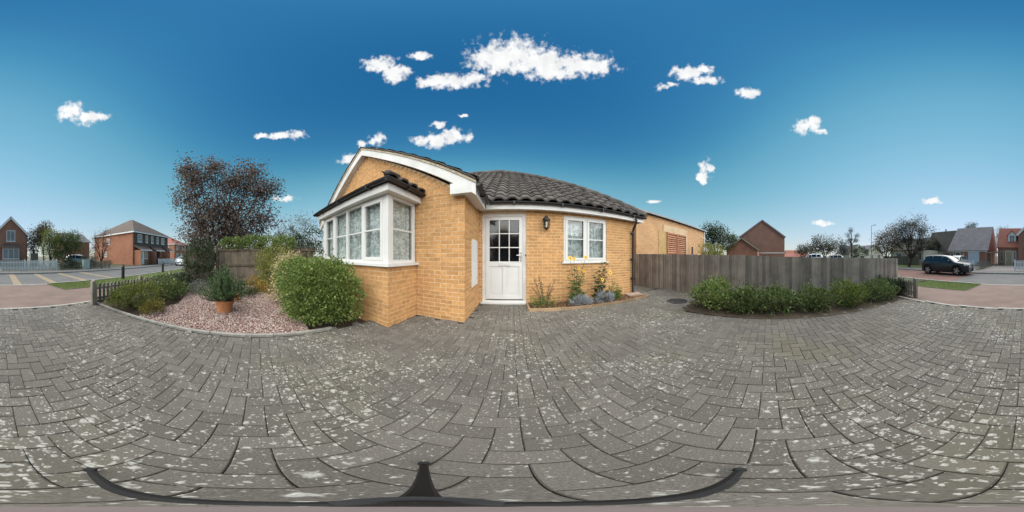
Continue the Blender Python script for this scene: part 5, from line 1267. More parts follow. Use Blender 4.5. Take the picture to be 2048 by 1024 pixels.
# square bay with small lead roof
b0, b1 = c0-1.25, c0+1.15
m_ = MB(); P.box(m_, b0, b1, .0, .6, -.3, .72); m_.build('bay_plinth', m_red, HA)
PB = Plane((x1, y1+.6, 0), (-1, 0, 0), (0, 1, 0)); m_ = MB(); P.box(m_, b0+.06, b1-.06, 0, .55, .72, 2.2); m_.build('bay_core', m_net, HA)
wb = add_window(HA, PB, b0, b1, .72, 2.22, 2, curtain_=True)
m_ = MB(); vs = [P.O+P.t*s_+P.n*d_+Vector((0, 0, z)) for s_, d_, z in ((b0-.15, 0, 2.25), (b1+.15, 0, 2.25), (b1+.15, .8, 2.25), (b0-.15, .8, 2.25), (b0+.2, 0, 2.95), (b1-.2, 0, 2.95))]
m_.add(vs, [(3, 2, 5, 4), (0, 3, 4), (2, 1, 5), (0, 1, 2, 3)]); m_.build('bay_roof', m_rt_brown, HA)
m_ = MB(); m_.tube([(x0+.06, y1+.05, ZE-.2), (x0+.06, y1+.05, -.2)], .04, 6); m_.build('downpipe', m_black, HA)
# wing with dormer
wx0, wx1, wy0, wy1 = .86, 4.1, -31.2, -25.2
walls(HA, wx0, wx1, wy0, wy1, -.3, 2.45, m_brown); roof_prism(HA, wx0-.24, wx1, wy0, wy1, 2.5, 3.5, 'x', m_rt_red, oh=.2); barge(HA, 'x', wx1+.22, wy0, wy1, 2.5, 3.5, m_white, oh=.2, w=.12)
walls(HA, wx1-.01, wx1+.0, wy0, wy1, 2.3, 2.45, m_red, 'x', 3.2, name='wall')
PW_ = Plane((wx1, wy1, 0), (-1, 0, 0), (0, 1, 0)); add_door(HA, PW_, 1.25, 2.25, -.28, 1.9, material('beige_door', (.42, .33, .20), .5, .1, 3)); add_window(HA, PW_, 2.4, 2.9, .3, 1.9, 0); add_window(HA, PW_, .35, 1.0, .3, 1.9, 0, frame_mat=MAT['beige_door'])
dx0, dx1, dy = 1.25, 2.55, -25.9
m_ = MB(); m_.box(dx0, dx1, -28, dy, 3.15, 4.5); m_.prism([(dx0, 4.5), (dx1, 4.5), ((dx0+dx1)/2, 5.1)], 'y', -28, dy); dm_ = m_.build('dormer', m_white, HA)
PD = Plane((dx1, dy, 0), (-1, 0, 0), (0, 1, 0)); add_window(HA, PD, .2, 1.1, 3.3, 4.5, 1, True)
m_ = MB()
for sg in (0, 1):
    xe = dx0-.2 if sg == 0 else dx1+.2; m_.beam((xe, (dy-28)/2, 4.38), ((dx0+dx1)/2, (dy-28)/2, 5.18), 2.5, .09, up=(0, 0, 1)); 
m_.build('dormer_roof', m_rt_red, HA)
tag(HA, 'two-storey red brick gabled house with white bay window and a red-roofed dormer wing', 'house')
# white picket fence before it
def flat(z): return lambda x, y: z
picket_fence('white painted picket fence in front of the gabled brick house', (0.9, -15.85), (-5.75, -15.85), 1.03, m_white, .15, .085, posts=(0, .5, 1), post_w=.10, ground=flat(-.285))

picket_fence('grey-brown picket fence below the trees across the road', (-6.2, -15.9), (-12.9, -16.2), .85, m_picket, .17, .09, posts=(0, .5, 1), ground=flat(-.285))
s_ = at(90, 23.0); m_ = MB()
for i in range(7): m_.box(s_.x+1.9-i*.16, s_.x+2.05-i*.16, -22.3, -22.27, -.3, 1.55)
ob = m_.build('side_gate', m_wood); tag(ob, 'plain brown side gate next to the gabled brick house', 'gate')
# utility cabinet
p = at(172, 18.0); m_ = MB(); U = empty('utility_cabinet', (p.x, p.y, -.28)); m_.box(p.x-.38, p.x+.38, p.y-.18, p.y+.18, -.3, .70); m_.build('cabinet', material('pale_green_steel', (.50, .58, .52), .5, .06, 3), U)
m_ = MB(); m_.box(p.x-.40, p.x+.40, p.y-.20, p.y+.20, .70, .735); m_.build('lid', MAT['pale_green_steel'], U)
m_ = MB(); m_.box(p.x-.006, p.x+.006, p.y+.18, p.y+.184, -.2, .66); m_.build('door_gap', m_dark, U); tag(U, 'pale green street utility cabinet on the far pavement', 'cabinet')

# -- hipped semi, its sunny flank and its street front
HB = empty('hipped_house', (-19, -17.7, -.1))
x0, x1, y0, y1 = -29.4, -19.0, -29.0, -17.7; ZE = 5.15
walls(HB, x0, x1, y0, y1, -.3, ZE, m_orange); roof_prism(HB, x0, x1, y0, y1, ZE+.02, 3.5, 'hip', m_rt_brown, oh=.35); eave_board(HB, x0, x1, y0, y1, ZE, oh=.34, h_=.22)
m_ = MB(); m_.box(x0+.01, x1-.001, y1-.02, y1+.012, 2.75, ZE-.01); m_.build('tile_hanging', m_rt_brown, HB)
Pn = Plane((x1, y1, 0), (-1, 0, 0), (0, 1, 0)); Pe = Plane((x1, y0, 0), (0, 1, 0), (1, 0, 0)); Pn2 = Plane((x1, y1+.012, 0), (-1, 0, 0), (0, 1, 0))
for (a, b) in ((.9, 2.0), (3.0, 3.6), (4.6, 5.2), (6.3, 6.9), (7.9, 9.0)): add_window(HB, Pn2, a, b, 3.45, 4.75, 1 if b-a > .9 else 0, True)
add_window(HB, Pe, 4.3, 5.2, 3.3, 4.4, 1); add_window(HB, Pe, 3.6, 4.3, .95, 2.0, 0, True)
m_ = MB(); m_.tube([(x1+.05, y1-.1, ZE-.2), (x1+.05, y1-.1, -.2)], .045, 6); m_.build('downpipe', m_black, HB)
for (a, b, dk) in ((.15, 2.6, 0), (4.2, 6.6, 1), (8.6, 10.3, 2)):
    for (e0_, e1_, dd_) in ((a, a+.12, 1.35), (b-.12, b, .6)): m_ = MB(); Pn.box(m_, e0_, e1_, 0, dd_, -.3, 2.1); m_.build('porch_wall', m_orange if dk == 0 else m_brown, HB)
    m_ = MB(); vs = [Pn.O+Pn.t*s_+Pn.n*d_+Vector((0, 0, z)) for s_, d_, z in ((a-.2, .0, 2.95), (b+.2, .0, 2.95), (b+.2, 1.6, 2.15), (a-.2, 1.6, 2.15), (a-.2, 0, 2.78), (b+.2, 0, 2.78), (b+.2, 1.6, 2.0), (a-.2, 1.6, 2.0))]
    m_.add(vs, [(0, 1, 2, 3), (7, 6, 5, 4), (3, 2, 6, 7), (0, 3, 7, 4), (1, 5, 6, 2)]); m_.build('porch_roof', m_rt_brown, HB)
    m_ = MB(); Pn.box(m_, a-.2, b+.2, 1.601, 1.63, 1.98, 2.16); m_.build('porch_fascia', m_white, HB)
    PP_ = Plane(Pn.O+Pn.n*.9, Pn.t, Pn.n)
    if dk == 0:
        m_ = MB(); Pn.box(m_, a+.13, b-.13, .5, .898, -.3, 2.05); m_.build('porch_infill', m_brown, HB)
        d_ = add_door(HB, PP_, a+.28, a+1.22, -.2, 1.9, m_white); m_ = MB(); Pn.box(m_, a+.66, a+.84, .952, .957, .75, 1.55); m_.build('pane', m_winglass, d_); add_window(HB, PP_, a+1.5, a+2.2, .7, 1.9, 0)
    elif dk == 1:
        m_ = MB(); Pn.box(m_, a+.3, a+1.2, .004, .05, -.25, 1.9); m_.build('door', m_dark, HB); add_window(HB, Pn, a+1.4, a+2.1, .7, 1.9, 0)
    else: add_door(HB, Pn, a+.4, a+1.3, -.2, 1.9, m_white)
tag(HB, 'orange brick house with brown hipped roof, tile-hung front and lean-to porches', 'house')
picket_fence('pale picket fence in front of the hipped orange brick house', (-23.4, -15.95), (-31, -15.95), .95, m_white, .2, .12, posts=(0, 1), ground=flat(-.285))
HC = empty('distant_house', (-46, -24, -.3)); walls(HC, -52, -42, -34, -23, -.3, 4.7, m_orange); roof_prism(HC, -52, -42, -34, -23, 4.75, 3.0, 'hip', m_rt_red, oh=.35); eave_board(HC, -52, -42, -34, -23, 4.73, oh=.34)
Pc = Plane((-42, -23, 0), (-1, 0, 0), (0, 1, 0)); add_window(HC, Pc, 1, 2.3, 3, 4.2, 1); add_window(HC, Pc, 5, 6.3, 3, 4.2, 1); add_window(HC, Pc, 1, 2.6, .6, 2, 1); add_door(HC, Pc, 4, 5, -.2, 1.9, m_white)
Pc = Plane((-42, -34, 0), (0, 1, 0), (1, 0, 0)); add_window(HC, Pc, 8, 9.2, 3, 4.2, 1)
tag(HC, 'far orange brick house with reddish roof seen beyond the hipped house', 'house')
HD = empty('grey_roofed_house', (-20, -36, -.3)); walls(HD, -22, -15, -44, -36, -.3, 4.6, m_brown); roof_prism(HD, -22, -15, -44, -36, 4.65, 2.6, 'x', m_rt_grey, oh=.3); tag(HD, 'grey roofed house glimpsed between the trees and the hipped house', 'house')

# -- bungalow behind the car: grey pitched roof, red gable end, white garage door
HE = empty('grey_roofed_bungalow', (8, -23.4, -.35))
x0, x1, y0, y1 = 5.5, 11.5, -31.2, -23.5; ZE = 1.98; RI = 4.2
walls(HE, x0, x1, y0, y1, -.4, ZE, m_red, 'x', RI-.15); roof_prism(HE, x0, x1, y0, y1, ZE+.02, RI, 'x', m_rt_grey, oh=.3, th=.10)
m_ = MB(); m_.prism([(y0-.28, ZE-.1), (y1+.28, ZE-.1), ((y0+y1)/2, ZE+RI-.1)], 'x', x0-.32, x0-.29); m_.build('gable_tiling', material('red_clay_hanging', (.34, .055, .04), .8, .2, 5), HE)
Pn = Plane((x1, y1, 0), (-1, 0, 0), (0, 1, 0)); m_ = MB(); Pn.box(m_, -.25, x1-x0+.25, .26, .29, ZE-.16, ZE-.02); m_.build('fascia', m_white, HE)
add_window(HE, Pn, .95, 1.85, .3, 1.75, 0); add_window(HE, Pn, .1, .7, .2, 1.7, 0)
GD = MB(); Pn.box(GD, 3.1, 4.9, .004, .06, -.4, 1.82); g_ = GD.build('garage_door', material('pale_blue_door', (.60, .65, .70), .5, .05, 3), HE)
for k in range(5): m_ = MB(); Pn.box(m_, 3.12, 4.88, .061, .072, -.3+k*.42, .05+k*.42); m_.build('panel', MAT['pale_blue_door'], g_)
m_ = MB(); Pn.box(m_, 2.3, 2.42, .004, .03, 1.25, 1.6); m_.build('house_plaque', m_white, HE)
# lower rear range to the side
x2 = 17.0; walls(HE, x1+.01, x2, y0, y1-1.9, -.4, ZE, m_cream); m_ = MB()
ym = (y0+y1)/2
m_.add([(x1+.28, y1-1.5, ZE), (x2+.3, y1-1.5, ZE), (x2+.3, ym, ZE+RI-.35), (x1+.28, ym, ZE+RI-.3), (x2+.3, y0, ZE), (x1+.28, y0, ZE)], [(0, 1, 2, 3), (3, 2, 4, 5)]); m_.build('rear_roof', m_rt_olive, HE)
Pr = Plane((x2, y1-1.9, 0), (-1, 0, 0), (0, 1, 0)); add_window(HE, Pr, 3.4, 4.6, .2, 1.6, 1, frame_mat=material('dark_timber', (.07, .05, .04), .7, .2, 8)); add_door(HE, Pr, 2.0, 2.9, -.3, 1.7, m_white)
m_ = MB(); m_.lathe([(0, 0), (.12, 0), (.12, .35), (.16, .36), (.16, .45), (0, .45)], (14.2, ym, ZE+RI-.4), 10); m_.build('chimney_pot', m_black, HE)
tag(HE, 'low house with steep grey roof and red gable end behind the dark car', 'house')
HF = empty('cream_bungalow', (17, -21, -.35)); walls(HF, 14.6, 22, -27, -20.6, -.4, 2.1, m_cream); roof_prism(HF, 14.6, 22, -27, -20.6, 2.15, 2.2, 'x', m_rt_olive, oh=.3)
Pf = Plane((22, -20.6, 0), (-1, 0, 0), (0, 1, 0)); add_window(HF, Pf, 4.2, 5.4, .5, 1.7, 1); add_window(HF, Pf, 6.2, 7.1, .5, 1.7, 0); add_window(HF, Pf, 1.5, 2.8, .5, 1.7, 1)
tag(HF, 'cream rendered bungalow half hidden behind the street tree', 'bungalow')
# pergola, gate, pale drive and lavender hedge by that house
PG = empty('timber_pergola', (4.6, -22.6, -.3)); m_pg = material('pergola_timber', (.34, .25, .17), .85, .15, 10)
for (x, y) in ((5.35, -22.4), (4.55, -22.4), (3.85, -22.4), (5.35, -24.5), (3.85, -24.5)):
    m_ = MB(); m_.box(x-.05, x+.05, y-.05, y+.05, -.3, 1.55); m_.build('post', m_pg, PG)
for y in (-22.4, -24.5): m_ = MB(); m_.box(3.7, 5.45, y-.04, y+.04, 1.55, 1.68); m_.build('beam', m_pg, PG)
for k in range(5): m_ = MB(); m_.box(3.85+k*.37, 3.92+k*.37, -24.7, -22.2, 1.68, 1.76); m_.build('rafter', m_pg, PG)
tag(PG, 'small open timber pergola beside the red gable end', 'pergola')
dd = sheet('pale_driveway', -.2, 4.6, -25.0, -15.6, -.292, m_drivepave)
dd = sheet('side_driveway', 5.0, 10.5, -23.5, -15.6, -.292, m_drivepave)
picket_fence('white picket gate standing next to the nose of the dark car', (5.05, -15.75), (6.2, -15.75), .98, m_white, .17, .09, posts=(0, 1), ground=flat(-.28))
shrub('lavender_hedge', 'long rounded grey lavender hedge beside the pale driveway', 'hedge', (4.6, -17.5, -.3), [((4.75, -16.6, .05), (.42, .6, .42)), ((4.65, -17.6, .10), (.45, .7, .45)), ((4.55, -18.7, .10), (.45, .7, .42)), ((4.4, -19.8, .05), (.42, .6, .40))], 5200, .09, leaf_mat('leaf_lavender', [(.06, .06, .05), (.10, .10, .085), (.14, .135, .12), (.2, .19, .17)]), clump=.07, aspect=.18, up=1.2)

# -- big old building beyond the board fence: buff brick, louvred opening
HG = empty('brick_barn', (9, 5.5, 0))
yb = 5.55; X0, X1 = 5.3, 13.5; ZT_ = 3.42
walls(HG, X0, X1, yb, yb+7, -.3, ZT_, m_buff2); m_ = MB()
m_.add([(X0-.1, yb-.18, ZT_), (X1+.25, yb-.18, ZT_), (X1+.25, yb+3.5, ZT_+1.0), (X0-.1, yb+3.5, ZT_+1.0), (X0-.1, yb-.18, ZT_-.09), (X1+.25, yb-.18, ZT_-.09), (X1+.25, yb+7.2, ZT_), (X0-.1, yb+7.2, ZT_)], [(0, 1, 2, 3), (0, 4, 5, 1), (3, 2, 6, 7)]); m_.build('roof', material('grey_sheet_roof', (.24, .26, .28), .55, .12, 3), HG)
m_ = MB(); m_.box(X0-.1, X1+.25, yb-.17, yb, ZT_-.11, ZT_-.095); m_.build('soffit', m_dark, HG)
Pg = Plane((X0, yb, 0), (1, 0, 0), (0, -1, 0)); L0, L1, LT = 7.72-X0, 9.95-X0, 2.55
m_ = MB(); Pg.box(m_, L0-.34, L1+.34, .003, .03, LT+.004, LT+.42); m_.build('lintel', material('sandy_render', (.55, .40, .25), .9, .1, 3, .2, 50), HG)
m_ = MB(); Pg.box(m_, L0-.75, L0-.004, .003, .02, .2, LT+.02); m_.build('render_patch', material('ochre_render', (.46, .30, .13), .9, .12, 2.5, .2, 50), HG)
m_ = MB(); Pg.box(m_, L1+.004, L1+.30, .003, .03, .2, LT+.002); m_.build('jamb', MAT['sandy_render'], HG)
m_lv = material('louvre_timber', (.40, .17, .085), .6, .15, 9, rnd='obj', rndamt=.25)
for (a, b) in ((L0, (L0+L1)/2-.03), ((L0+L1)/2+.03, L1)):
    m_ = MB(); Pg.box(m_, a, a+.07, .004, .09, .25, LT); Pg.box(m_, b-.07, b, .004, .09, .25, LT); Pg.box(m_, a+.07, b-.07, .004, .09, LT-.09, LT); Pg.box(m_, a+.07, b-.07, .004, .012, .25, LT-.09, 0); sh = m_.build('shutter', m_lv, HG)
    k = 0
    while .30+k*.125 < LT-.15:
        z = .30+k*.125; m_ = MB(); m_.obox(Pg.O+Pg.t*((a+b)/2)+Pg.n*.05+Vector((0, 0, z+.06)), Pg.t, (Pg.n*.55+Vector((0, 0, -.83))).normalized(), (Pg.n*.83+Vector((0, 0, .55))).normalized(), (b-a)/2-.072, .062, .008); m_.build('slat', m_lv, sh); k += 1
m_ = MB(); Pg.box(m_, 10.95-X0, 11.18-X0, .003, .02, .6, 1.85); m_.build('slit_window', m_dark, HG)
m_ = MB(); m_.tube([(X1-.15, yb-.07, ZT_-.15), (X1-.15, yb-.07, 0)], .04, 6); m_.tube([(X1-.9, yb-.06, 2.75), (X1-.2, yb-.06, 2.65)], .02, 5); m_.build('downpipe', m_white, HG)
tag(HG, 'long buff brick outbuilding with red louvred shutters beyond the board fence', 'outbuilding')
# -- red gable house and its garage beyond the fence
HH = empty('large_gable_house', (25, 1, -.3)); y0, y1 = -2.55, 4.3; walls(HH, 25, 36, y0, y1, -.3, 4.1, m_brown, 'x', 2.5); roof_prism(HH, 25, 36, y0, y1, 4.15, 2.65, 'x', m_rt_brown, oh=.15, th=.12); barge(HH, 'x', 24.83, y0, y1, 4.15, 2.65, material('mauve_bargeboard', (.30, .18, .26), .6, .1, 4), oh=.15, w=.16)
m_ = MB(); m_.box(24.96, 25.0-.002, y0, y1, 1.55, 1.68); m_.build('string_course', m_white, HH); tag(HH, 'large brown brick gable wall with mauve edged roof beyond the fence', 'house')
HI = empty('brick_garage', (20, 3, -.3)); y0, y1 = 1.3, 5.2; walls(HI, 20, 24.5, y0, y1, -.3, 1.95, m_red, 'x', 1.45); roof_prism(HI, 20, 24.5, y0, y1, 2.0, 1.5, 'x', m_rt_olive, oh=.2, th=.1); barge(HI, 'x', 19.78, y0, y1, 2.0, 1.5, material('tan_bargeboard', (.42, .34, .25), .7, .1, 4), oh=.2, w=.14); tag(HI, 'small red brick gabled garage in front of the large gable wall', 'garage')
# -- far houses at the end of the street
def far_house(label, u, d, w, dep, ze, rise, axis, wm, rm, ang_=0.0):
    p = at(u, d); Hh = empty('far_house', (p.x, p.y, -.3)); walls(Hh, p.x-w/2, p.x+w/2, p.y-dep/2, p.y+dep/2, -.3, ze, wm, axis, rise-.1); roof_prism(Hh, p.x-w/2, p.x+w/2, p.y-dep/2, p.y+dep/2, ze, rise, axis, rm, oh=.25)
    Pf = Plane((p.x-w/2, p.y+dep/2, 0), (0, -1, 0), (-1, 0, 0)); add_window(Hh, Pf, dep*.2, dep*.2+1.1, ze-1.6, ze-.4, 1); add_window(Hh, Pf, dep*.62, dep*.62+1.1, ze-1.6, ze-.4, 1)
    if axis == 'x': barge(Hh, 'x', p.x-w/2-.26, p.y-dep/2, p.y+dep/2, ze, rise, m_white)
    tag(Hh, label, 'house'); return Hh
far_house('far cream gabled house behind the tall spiky conifer', 1701, 46, 9, 5.5, 1.6, 2.6, 'x', m_cream, m_rt_olive)
far_house('far grey gabled house between the conifer and the autumn tree', 1733, 50, 9, 6, 2.0, 2.4, 'x', m_cream, m_rt_grey)
far_house('tiny far red roofed house at the end of the street beyond the fence', 1592, 70, 9, 9, 1.2, 2.4, 'y', m_red, m_rt_red)
far_house('tiny far tan house beyond the fence next to the large gable', 1580, 60, 8, 6, .9, 1.2, 'y', m_buff2, m_rt_red)

# ------------------------------------------------------------------ trees further off
def T(name, lab, u, d, blobs, n, size, mat, **k):
    p = at(u, d); return tree(name, lab, (p.x, p.y, -.3), [blob_at(*b, d) for b in blobs], n, size, mat, **k)
T('dark_tree', 'dark tree right beside the gabled brick house', 70, 27, [(68, 480, 12, 24), (80, 472, 12, 18), (62, 495, 10, 20)], 2600, .22, G_DARK, trunk_r=.16, clump=.3, group='trees across the road')
T('grey_tree', 'grey-brown tree top standing behind the yellow-green tree', 88, 26, [(84, 462, 12, 10), (92, 455, 12, 9), (78, 475, 10, 14)], 2200, .2, G_AUT, trunk_r=.14, clump=.3, group='trees across the road')
T('yellow_green_tree', 'yellow-green leafy tree across the road', 100, 21.5, [(98, 470, 13, 16), (108, 478, 13, 16), (94, 495, 13, 18), (110, 500, 13, 16)], 5200, .15, G_YEL, trunk_r=.13, clump=.22, group='trees across the road')
T('round_green_tree', 'broad dark green tree overhanging the silver parked car', 140, 21.0, [(130, 478, 14, 14), (148, 475, 14, 13), (140, 492, 18, 13), (122, 495, 12, 16), (156, 490, 10, 11), (118, 512, 10, 12)], 6500, .15, G_MID, trunk_r=.14, clump=.22, group='trees across the road')
T('thin_tree', 'thin almost bare tree in front of the hipped orange house', 203, 20.0, [(190, 475, 12, 14), (208, 470, 14, 14), (215, 488, 12, 14), (190, 495, 14, 14), (205, 505, 12, 12)], 1500, .10, G_PURP, trunk_r=.11, clump=.2, lump=.4, twigs=170, bare=.35, per=7, group='trees across the road')
shrub('roadside_bush', 'brown twiggy bush behind the picket fence across the road', 'bush', (at(180, 19).x, at(180, 19).y, -.3), [blob_at(178, 512, 14, 12, 19.5), blob_at(215, 526, 8, 6, 19), blob_at(190, 522, 8, 8, 19)], 2200, .10, G_AUT, clump=.18)
shrub('roadside_bush', 'dark bush at the end of the white picket fence across the road', 'bush', (at(122, 17.2).x, at(122, 17.2).y, -.3), [blob_at(122, 522, 9, 12, 17.2), blob_at(138, 526, 11, 9, 17.5), blob_at(150, 530, 9, 7, 17.4)], 2600, .10, G_DARK, clump=.16)
# beyond the board fence
T('broadleaf_tree', 'dark leafy tree behind the louvred outbuilding', 1432, 19, [(1420, 460, 18, 15), (1440, 470, 20, 18), (1455, 485, 16, 14), (1418, 482, 16, 16)], 5000, .16, G_DARK, trunk_r=.16, clump=.24)
shrub('golden_shrub', 'golden-green rounded shrub above the fence next to the outbuilding', 'shrub', (at(1425, 11.5).x, at(1425, 11.5).y, -.2), [blob_at(1412, 498, 16, 10, 11.5), blob_at(1432, 500, 18, 10, 11.7), blob_at(1425, 515, 26, 14, 11.6)], 4200, .075, G_YEL, clump=.09)
T('grey_green_tree', 'small grey-green tree between the outbuilding and the gable house', 1468, 22, [(1466, 478, 10, 8), (1474, 488, 8, 9)], 1200, .16, G_DARK, trunk_r=.1, clump=.22)
T('street_tree', 'spreading dark tree above the fence with a white car below it', 1648, 33, [(1640, 485, 18, 13), (1662, 490, 18, 12), (1648, 500, 26, 9)], 3400, .24, leaf_mat('leaf_greybrown', [(.03, .032, .024), (.05, .052, .036), (.075, .075, .05), (.10, .10, .07)]), trunk_r=.2, clump=.34)
T('street_tree', 'smaller dark tree left of the spreading one above the fence', 1612, 38, [(1610, 498, 16, 9), (1625, 500, 14, 9), (1600, 504, 9, 6)], 2200, .26, MAT['leaf_greybrown'], trunk_r=.18, clump=.36)
T('bluish_tree', 'pale bluish tree between the spreading tree and the conifer', 1685, 44, [(1680, 492, 14, 11), (1690, 498, 9, 9)], 1300, .3, leaf_mat('leaf_bluegrey', [(.06, .075, .08), (.09, .105, .11), (.12, .14, .14)]), trunk_r=.18, clump=.4)  # leaf colours themselves are pale blue-grey
d = 40; p = at(1704, d)
tree('spiky_conifer', 'tall sparse conifer with tufted branch ends above the fence', (p.x, p.y, -.3), [blob_at(1702, 461, 5, 5, d), blob_at(1696, 470, 6, 4, d), blob_at(1712, 472, 7, 4, d), bl] if False else [blob_at(1702, 460, 4.5, 5, d), blob_at(1696, 470, 5, 4, d), blob_at(1714, 471, 5.5, 4, d), blob_at(1700, 479, 6, 4, d), blob_at(1711, 481, 6, 4, d), blob_at(1695, 484, 5, 4, d)], 2200, .22, leaf_mat('leaf_conifer', [(.018, .03, .028), (.03, .045, .04), (.05, .065, .055)]), trunk_r=.2, fork=.85, clump=.2, aspect=.25)
shrub('round_hedge_bush', 'rounded dark clipped bush above the fence in front of the far gables', 'bush', (at(1722, 30).x, at(1722, 30).y, -.3), [blob_at(1722, 505, 16, 10, 30), blob_at(1710, 508, 8, 8, 30)], 2600, .15, G_DARK, clump=.2)
T('autumn_tree', 'brownish autumn tree next to the street lamp above the fence end', 1772, 24, [(1762, 476, 14, 15), (1780, 470, 16, 16), (1770, 496, 20, 14), (1790, 490, 14, 16), (1752, 494, 10, 12)], 4600, .17, G_AUT, trunk_r=.16, clump=.28)
T('verge_tree', 'large half-bare street tree on the far verge behind the dark car', 1818, 21.5, [(1822, 450, 26, 15), (1800, 460, 20, 16), (1845, 462, 20, 18), (1815, 480, 30, 16), (1850, 486, 20, 12), (1788, 484, 14, 14), (1866, 478, 8, 12), (1835, 498, 18, 8)], 13000, .14, leaf_mat('leaf_greyolive', [(.05, .05, .042), (.08, .08, .062), (.11, .105, .085), (.10, .075, .06)]), trunk_r=.17, fork=.5, clump=.26, lump=.35, twigs=230, bare=.12, per=16)
T('roof_tree', 'small tree top showing above the ridge of the grey roofed house', 1942, 40, [(1937, 452, 9, 5), (1946, 451, 9, 5), (1941, 460, 14, 8)], 1100, .25, G_DARK, trunk_r=.2, clump=.35)
T('gap_tree', 'pale sparse tree in the gap between the two houses behind the car', 1997, 36, [(1995, 470, 8, 16), (2004, 462, 9, 10), (1994, 488, 8, 12)], 1100, .2, G_GREY, trunk_r=.15, clump=.32, lump=.3, bare=.2, twigs=90)
# fence beyond the verge tree and turf there
board_fence('plain brown fence behind the large street tree', [(14.6, -19.5), (22.5, -19.5)], 0, lambda x, y: 1.1, .15, .15, m_wood, lambda x, y: -.3, side=-1, rails=False)
o = sheet('far_grass', 12.2, 34, -19.4, -15.7, -.283, m_turf)
n = 4000; x = RNG.uniform(12.3, 24, n); y = RNG.uniform(-19.3, -15.8, n); g = leaves('grass', np.column_stack([x, y, np.full(n, -.284)]), np.column_stack([RNG.normal(0, .4, n), RNG.normal(0, .4, n), np.ones(n)]), np.full(n, .09), MAT['grass_blade'], o, aspect=.2); g['kind'] = 'stuff'
# street lamp
p = at(1743, 33); SL = empty('street_lamp', (p.x, p.y, -.3)); q = MB(); q.tube([(p.x, p.y, -.3), (p.x, p.y, 1.0), (p.x, p.y, 7.4)], [.09, .07, .05], 8); q.build('column', material('galvanised', (.32, .33, .34), .5, .1, 4, metal=.4), SL)
q = MB(); q.tube([(p.x, p.y, 7.35), (p.x-.3, p.y-.35, 7.45)], .03, 6); q.build('arm', MAT['galvanised'], SL); q = MB(); q.obox((p.x-.42, p.y-.5, 7.47), (.64, .77, 0), (-.77, .64, 0), (0, 0, 1), .28, .1, .05); q.build('lamp_head', MAT['galvanised'], SL); tag(SL, 'tall slim grey street lamp beyond the board fence', 'street lamp')
# ------------------------------------------------------------------ vehicles
def lerp_tab(tab, x):
    for (a, va), (b, vb) in zip(tab, tab[1:]):
        if x <= b: return va+(vb-va)*max(0, (x-a))/(b-a)
    return tab[-1][1]
def smooth_tab(tab, x, w=.06): return (lerp_tab(tab, x-w)+2*lerp_tab(tab, x)+lerp_tab(tab, x+w))/4
m_tyre = material('tyre', (.018, .018, .018), .9, .2, 20)
m_alloy = material('alloy', (.62, .62, .63), .3, .08, 20, metal=.9)
m_carglass = material('car_glass', (.012, .016, .018), .04, .2, 2, spec=.9)
m_trim = material('car_trim', (.014, .014, .015), .5, .2, 8)
m_lampw = material('headlamp', (.70, .72, .74), .1, .05, 10)
m_lampr = material('tail_lamp', (.35, .01, .012), .2, .1, 10)
SUV = dict(L=4.37, top=[(0, .80), (.04, 1.02), (.16, 1.20), (.34, 1.46), (.55, 1.585), (1.2, 1.635), (2.0, 1.61), (2.45, 1.54), (2.75, 1.40), (3.25, 1.10), (3.42, 1.065), (3.95, 1.0), (4.18, .93), (4.30, .80), (4.37, .62)],
           belt=[(0, 1.10), (1, 1.09), (3.3, 1.00), (4.37, .9)], wid=[(0, .66), (.06, .80), (.3, .92), (.8, .955), (3.5, .955), (4.0, .89), (4.25, .74), (4.37, .55)], wheels=(.80, 3.46), wr=.375, arch=.43, sill=.30,
           side=((.42, 1.18), (1.24, 2.10), (2.15, 3.00)), shield=(2.50, 3.30), rear=(.09, .42))
HATCH = dict(L=4.1, top=[(0, .78), (.05, 1.0), (.2, 1.2), (.42, 1.42), (.7, 1.50), (1.5, 1.53), (2.1, 1.48), (2.5, 1.36), (3.05, 1.02), (3.3, .98), (3.75, .88), (3.95, .78), (4.1, .58)],
             belt=[(0, 1.0), (3.2, .93), (4.1, .85)], wid=[(0, .64), (.08, .78), (.35, .86), (3.3, .87), (3.8, .80), (4.1, .5)], wheels=(.72, 3.25), wr=.315, arch=.36, sill=.24,
             side=((.5, 1.2), (1.26, 2.0), (2.06, 2.75)), shield=(2.3, 3.02), rear=(.1, .5))
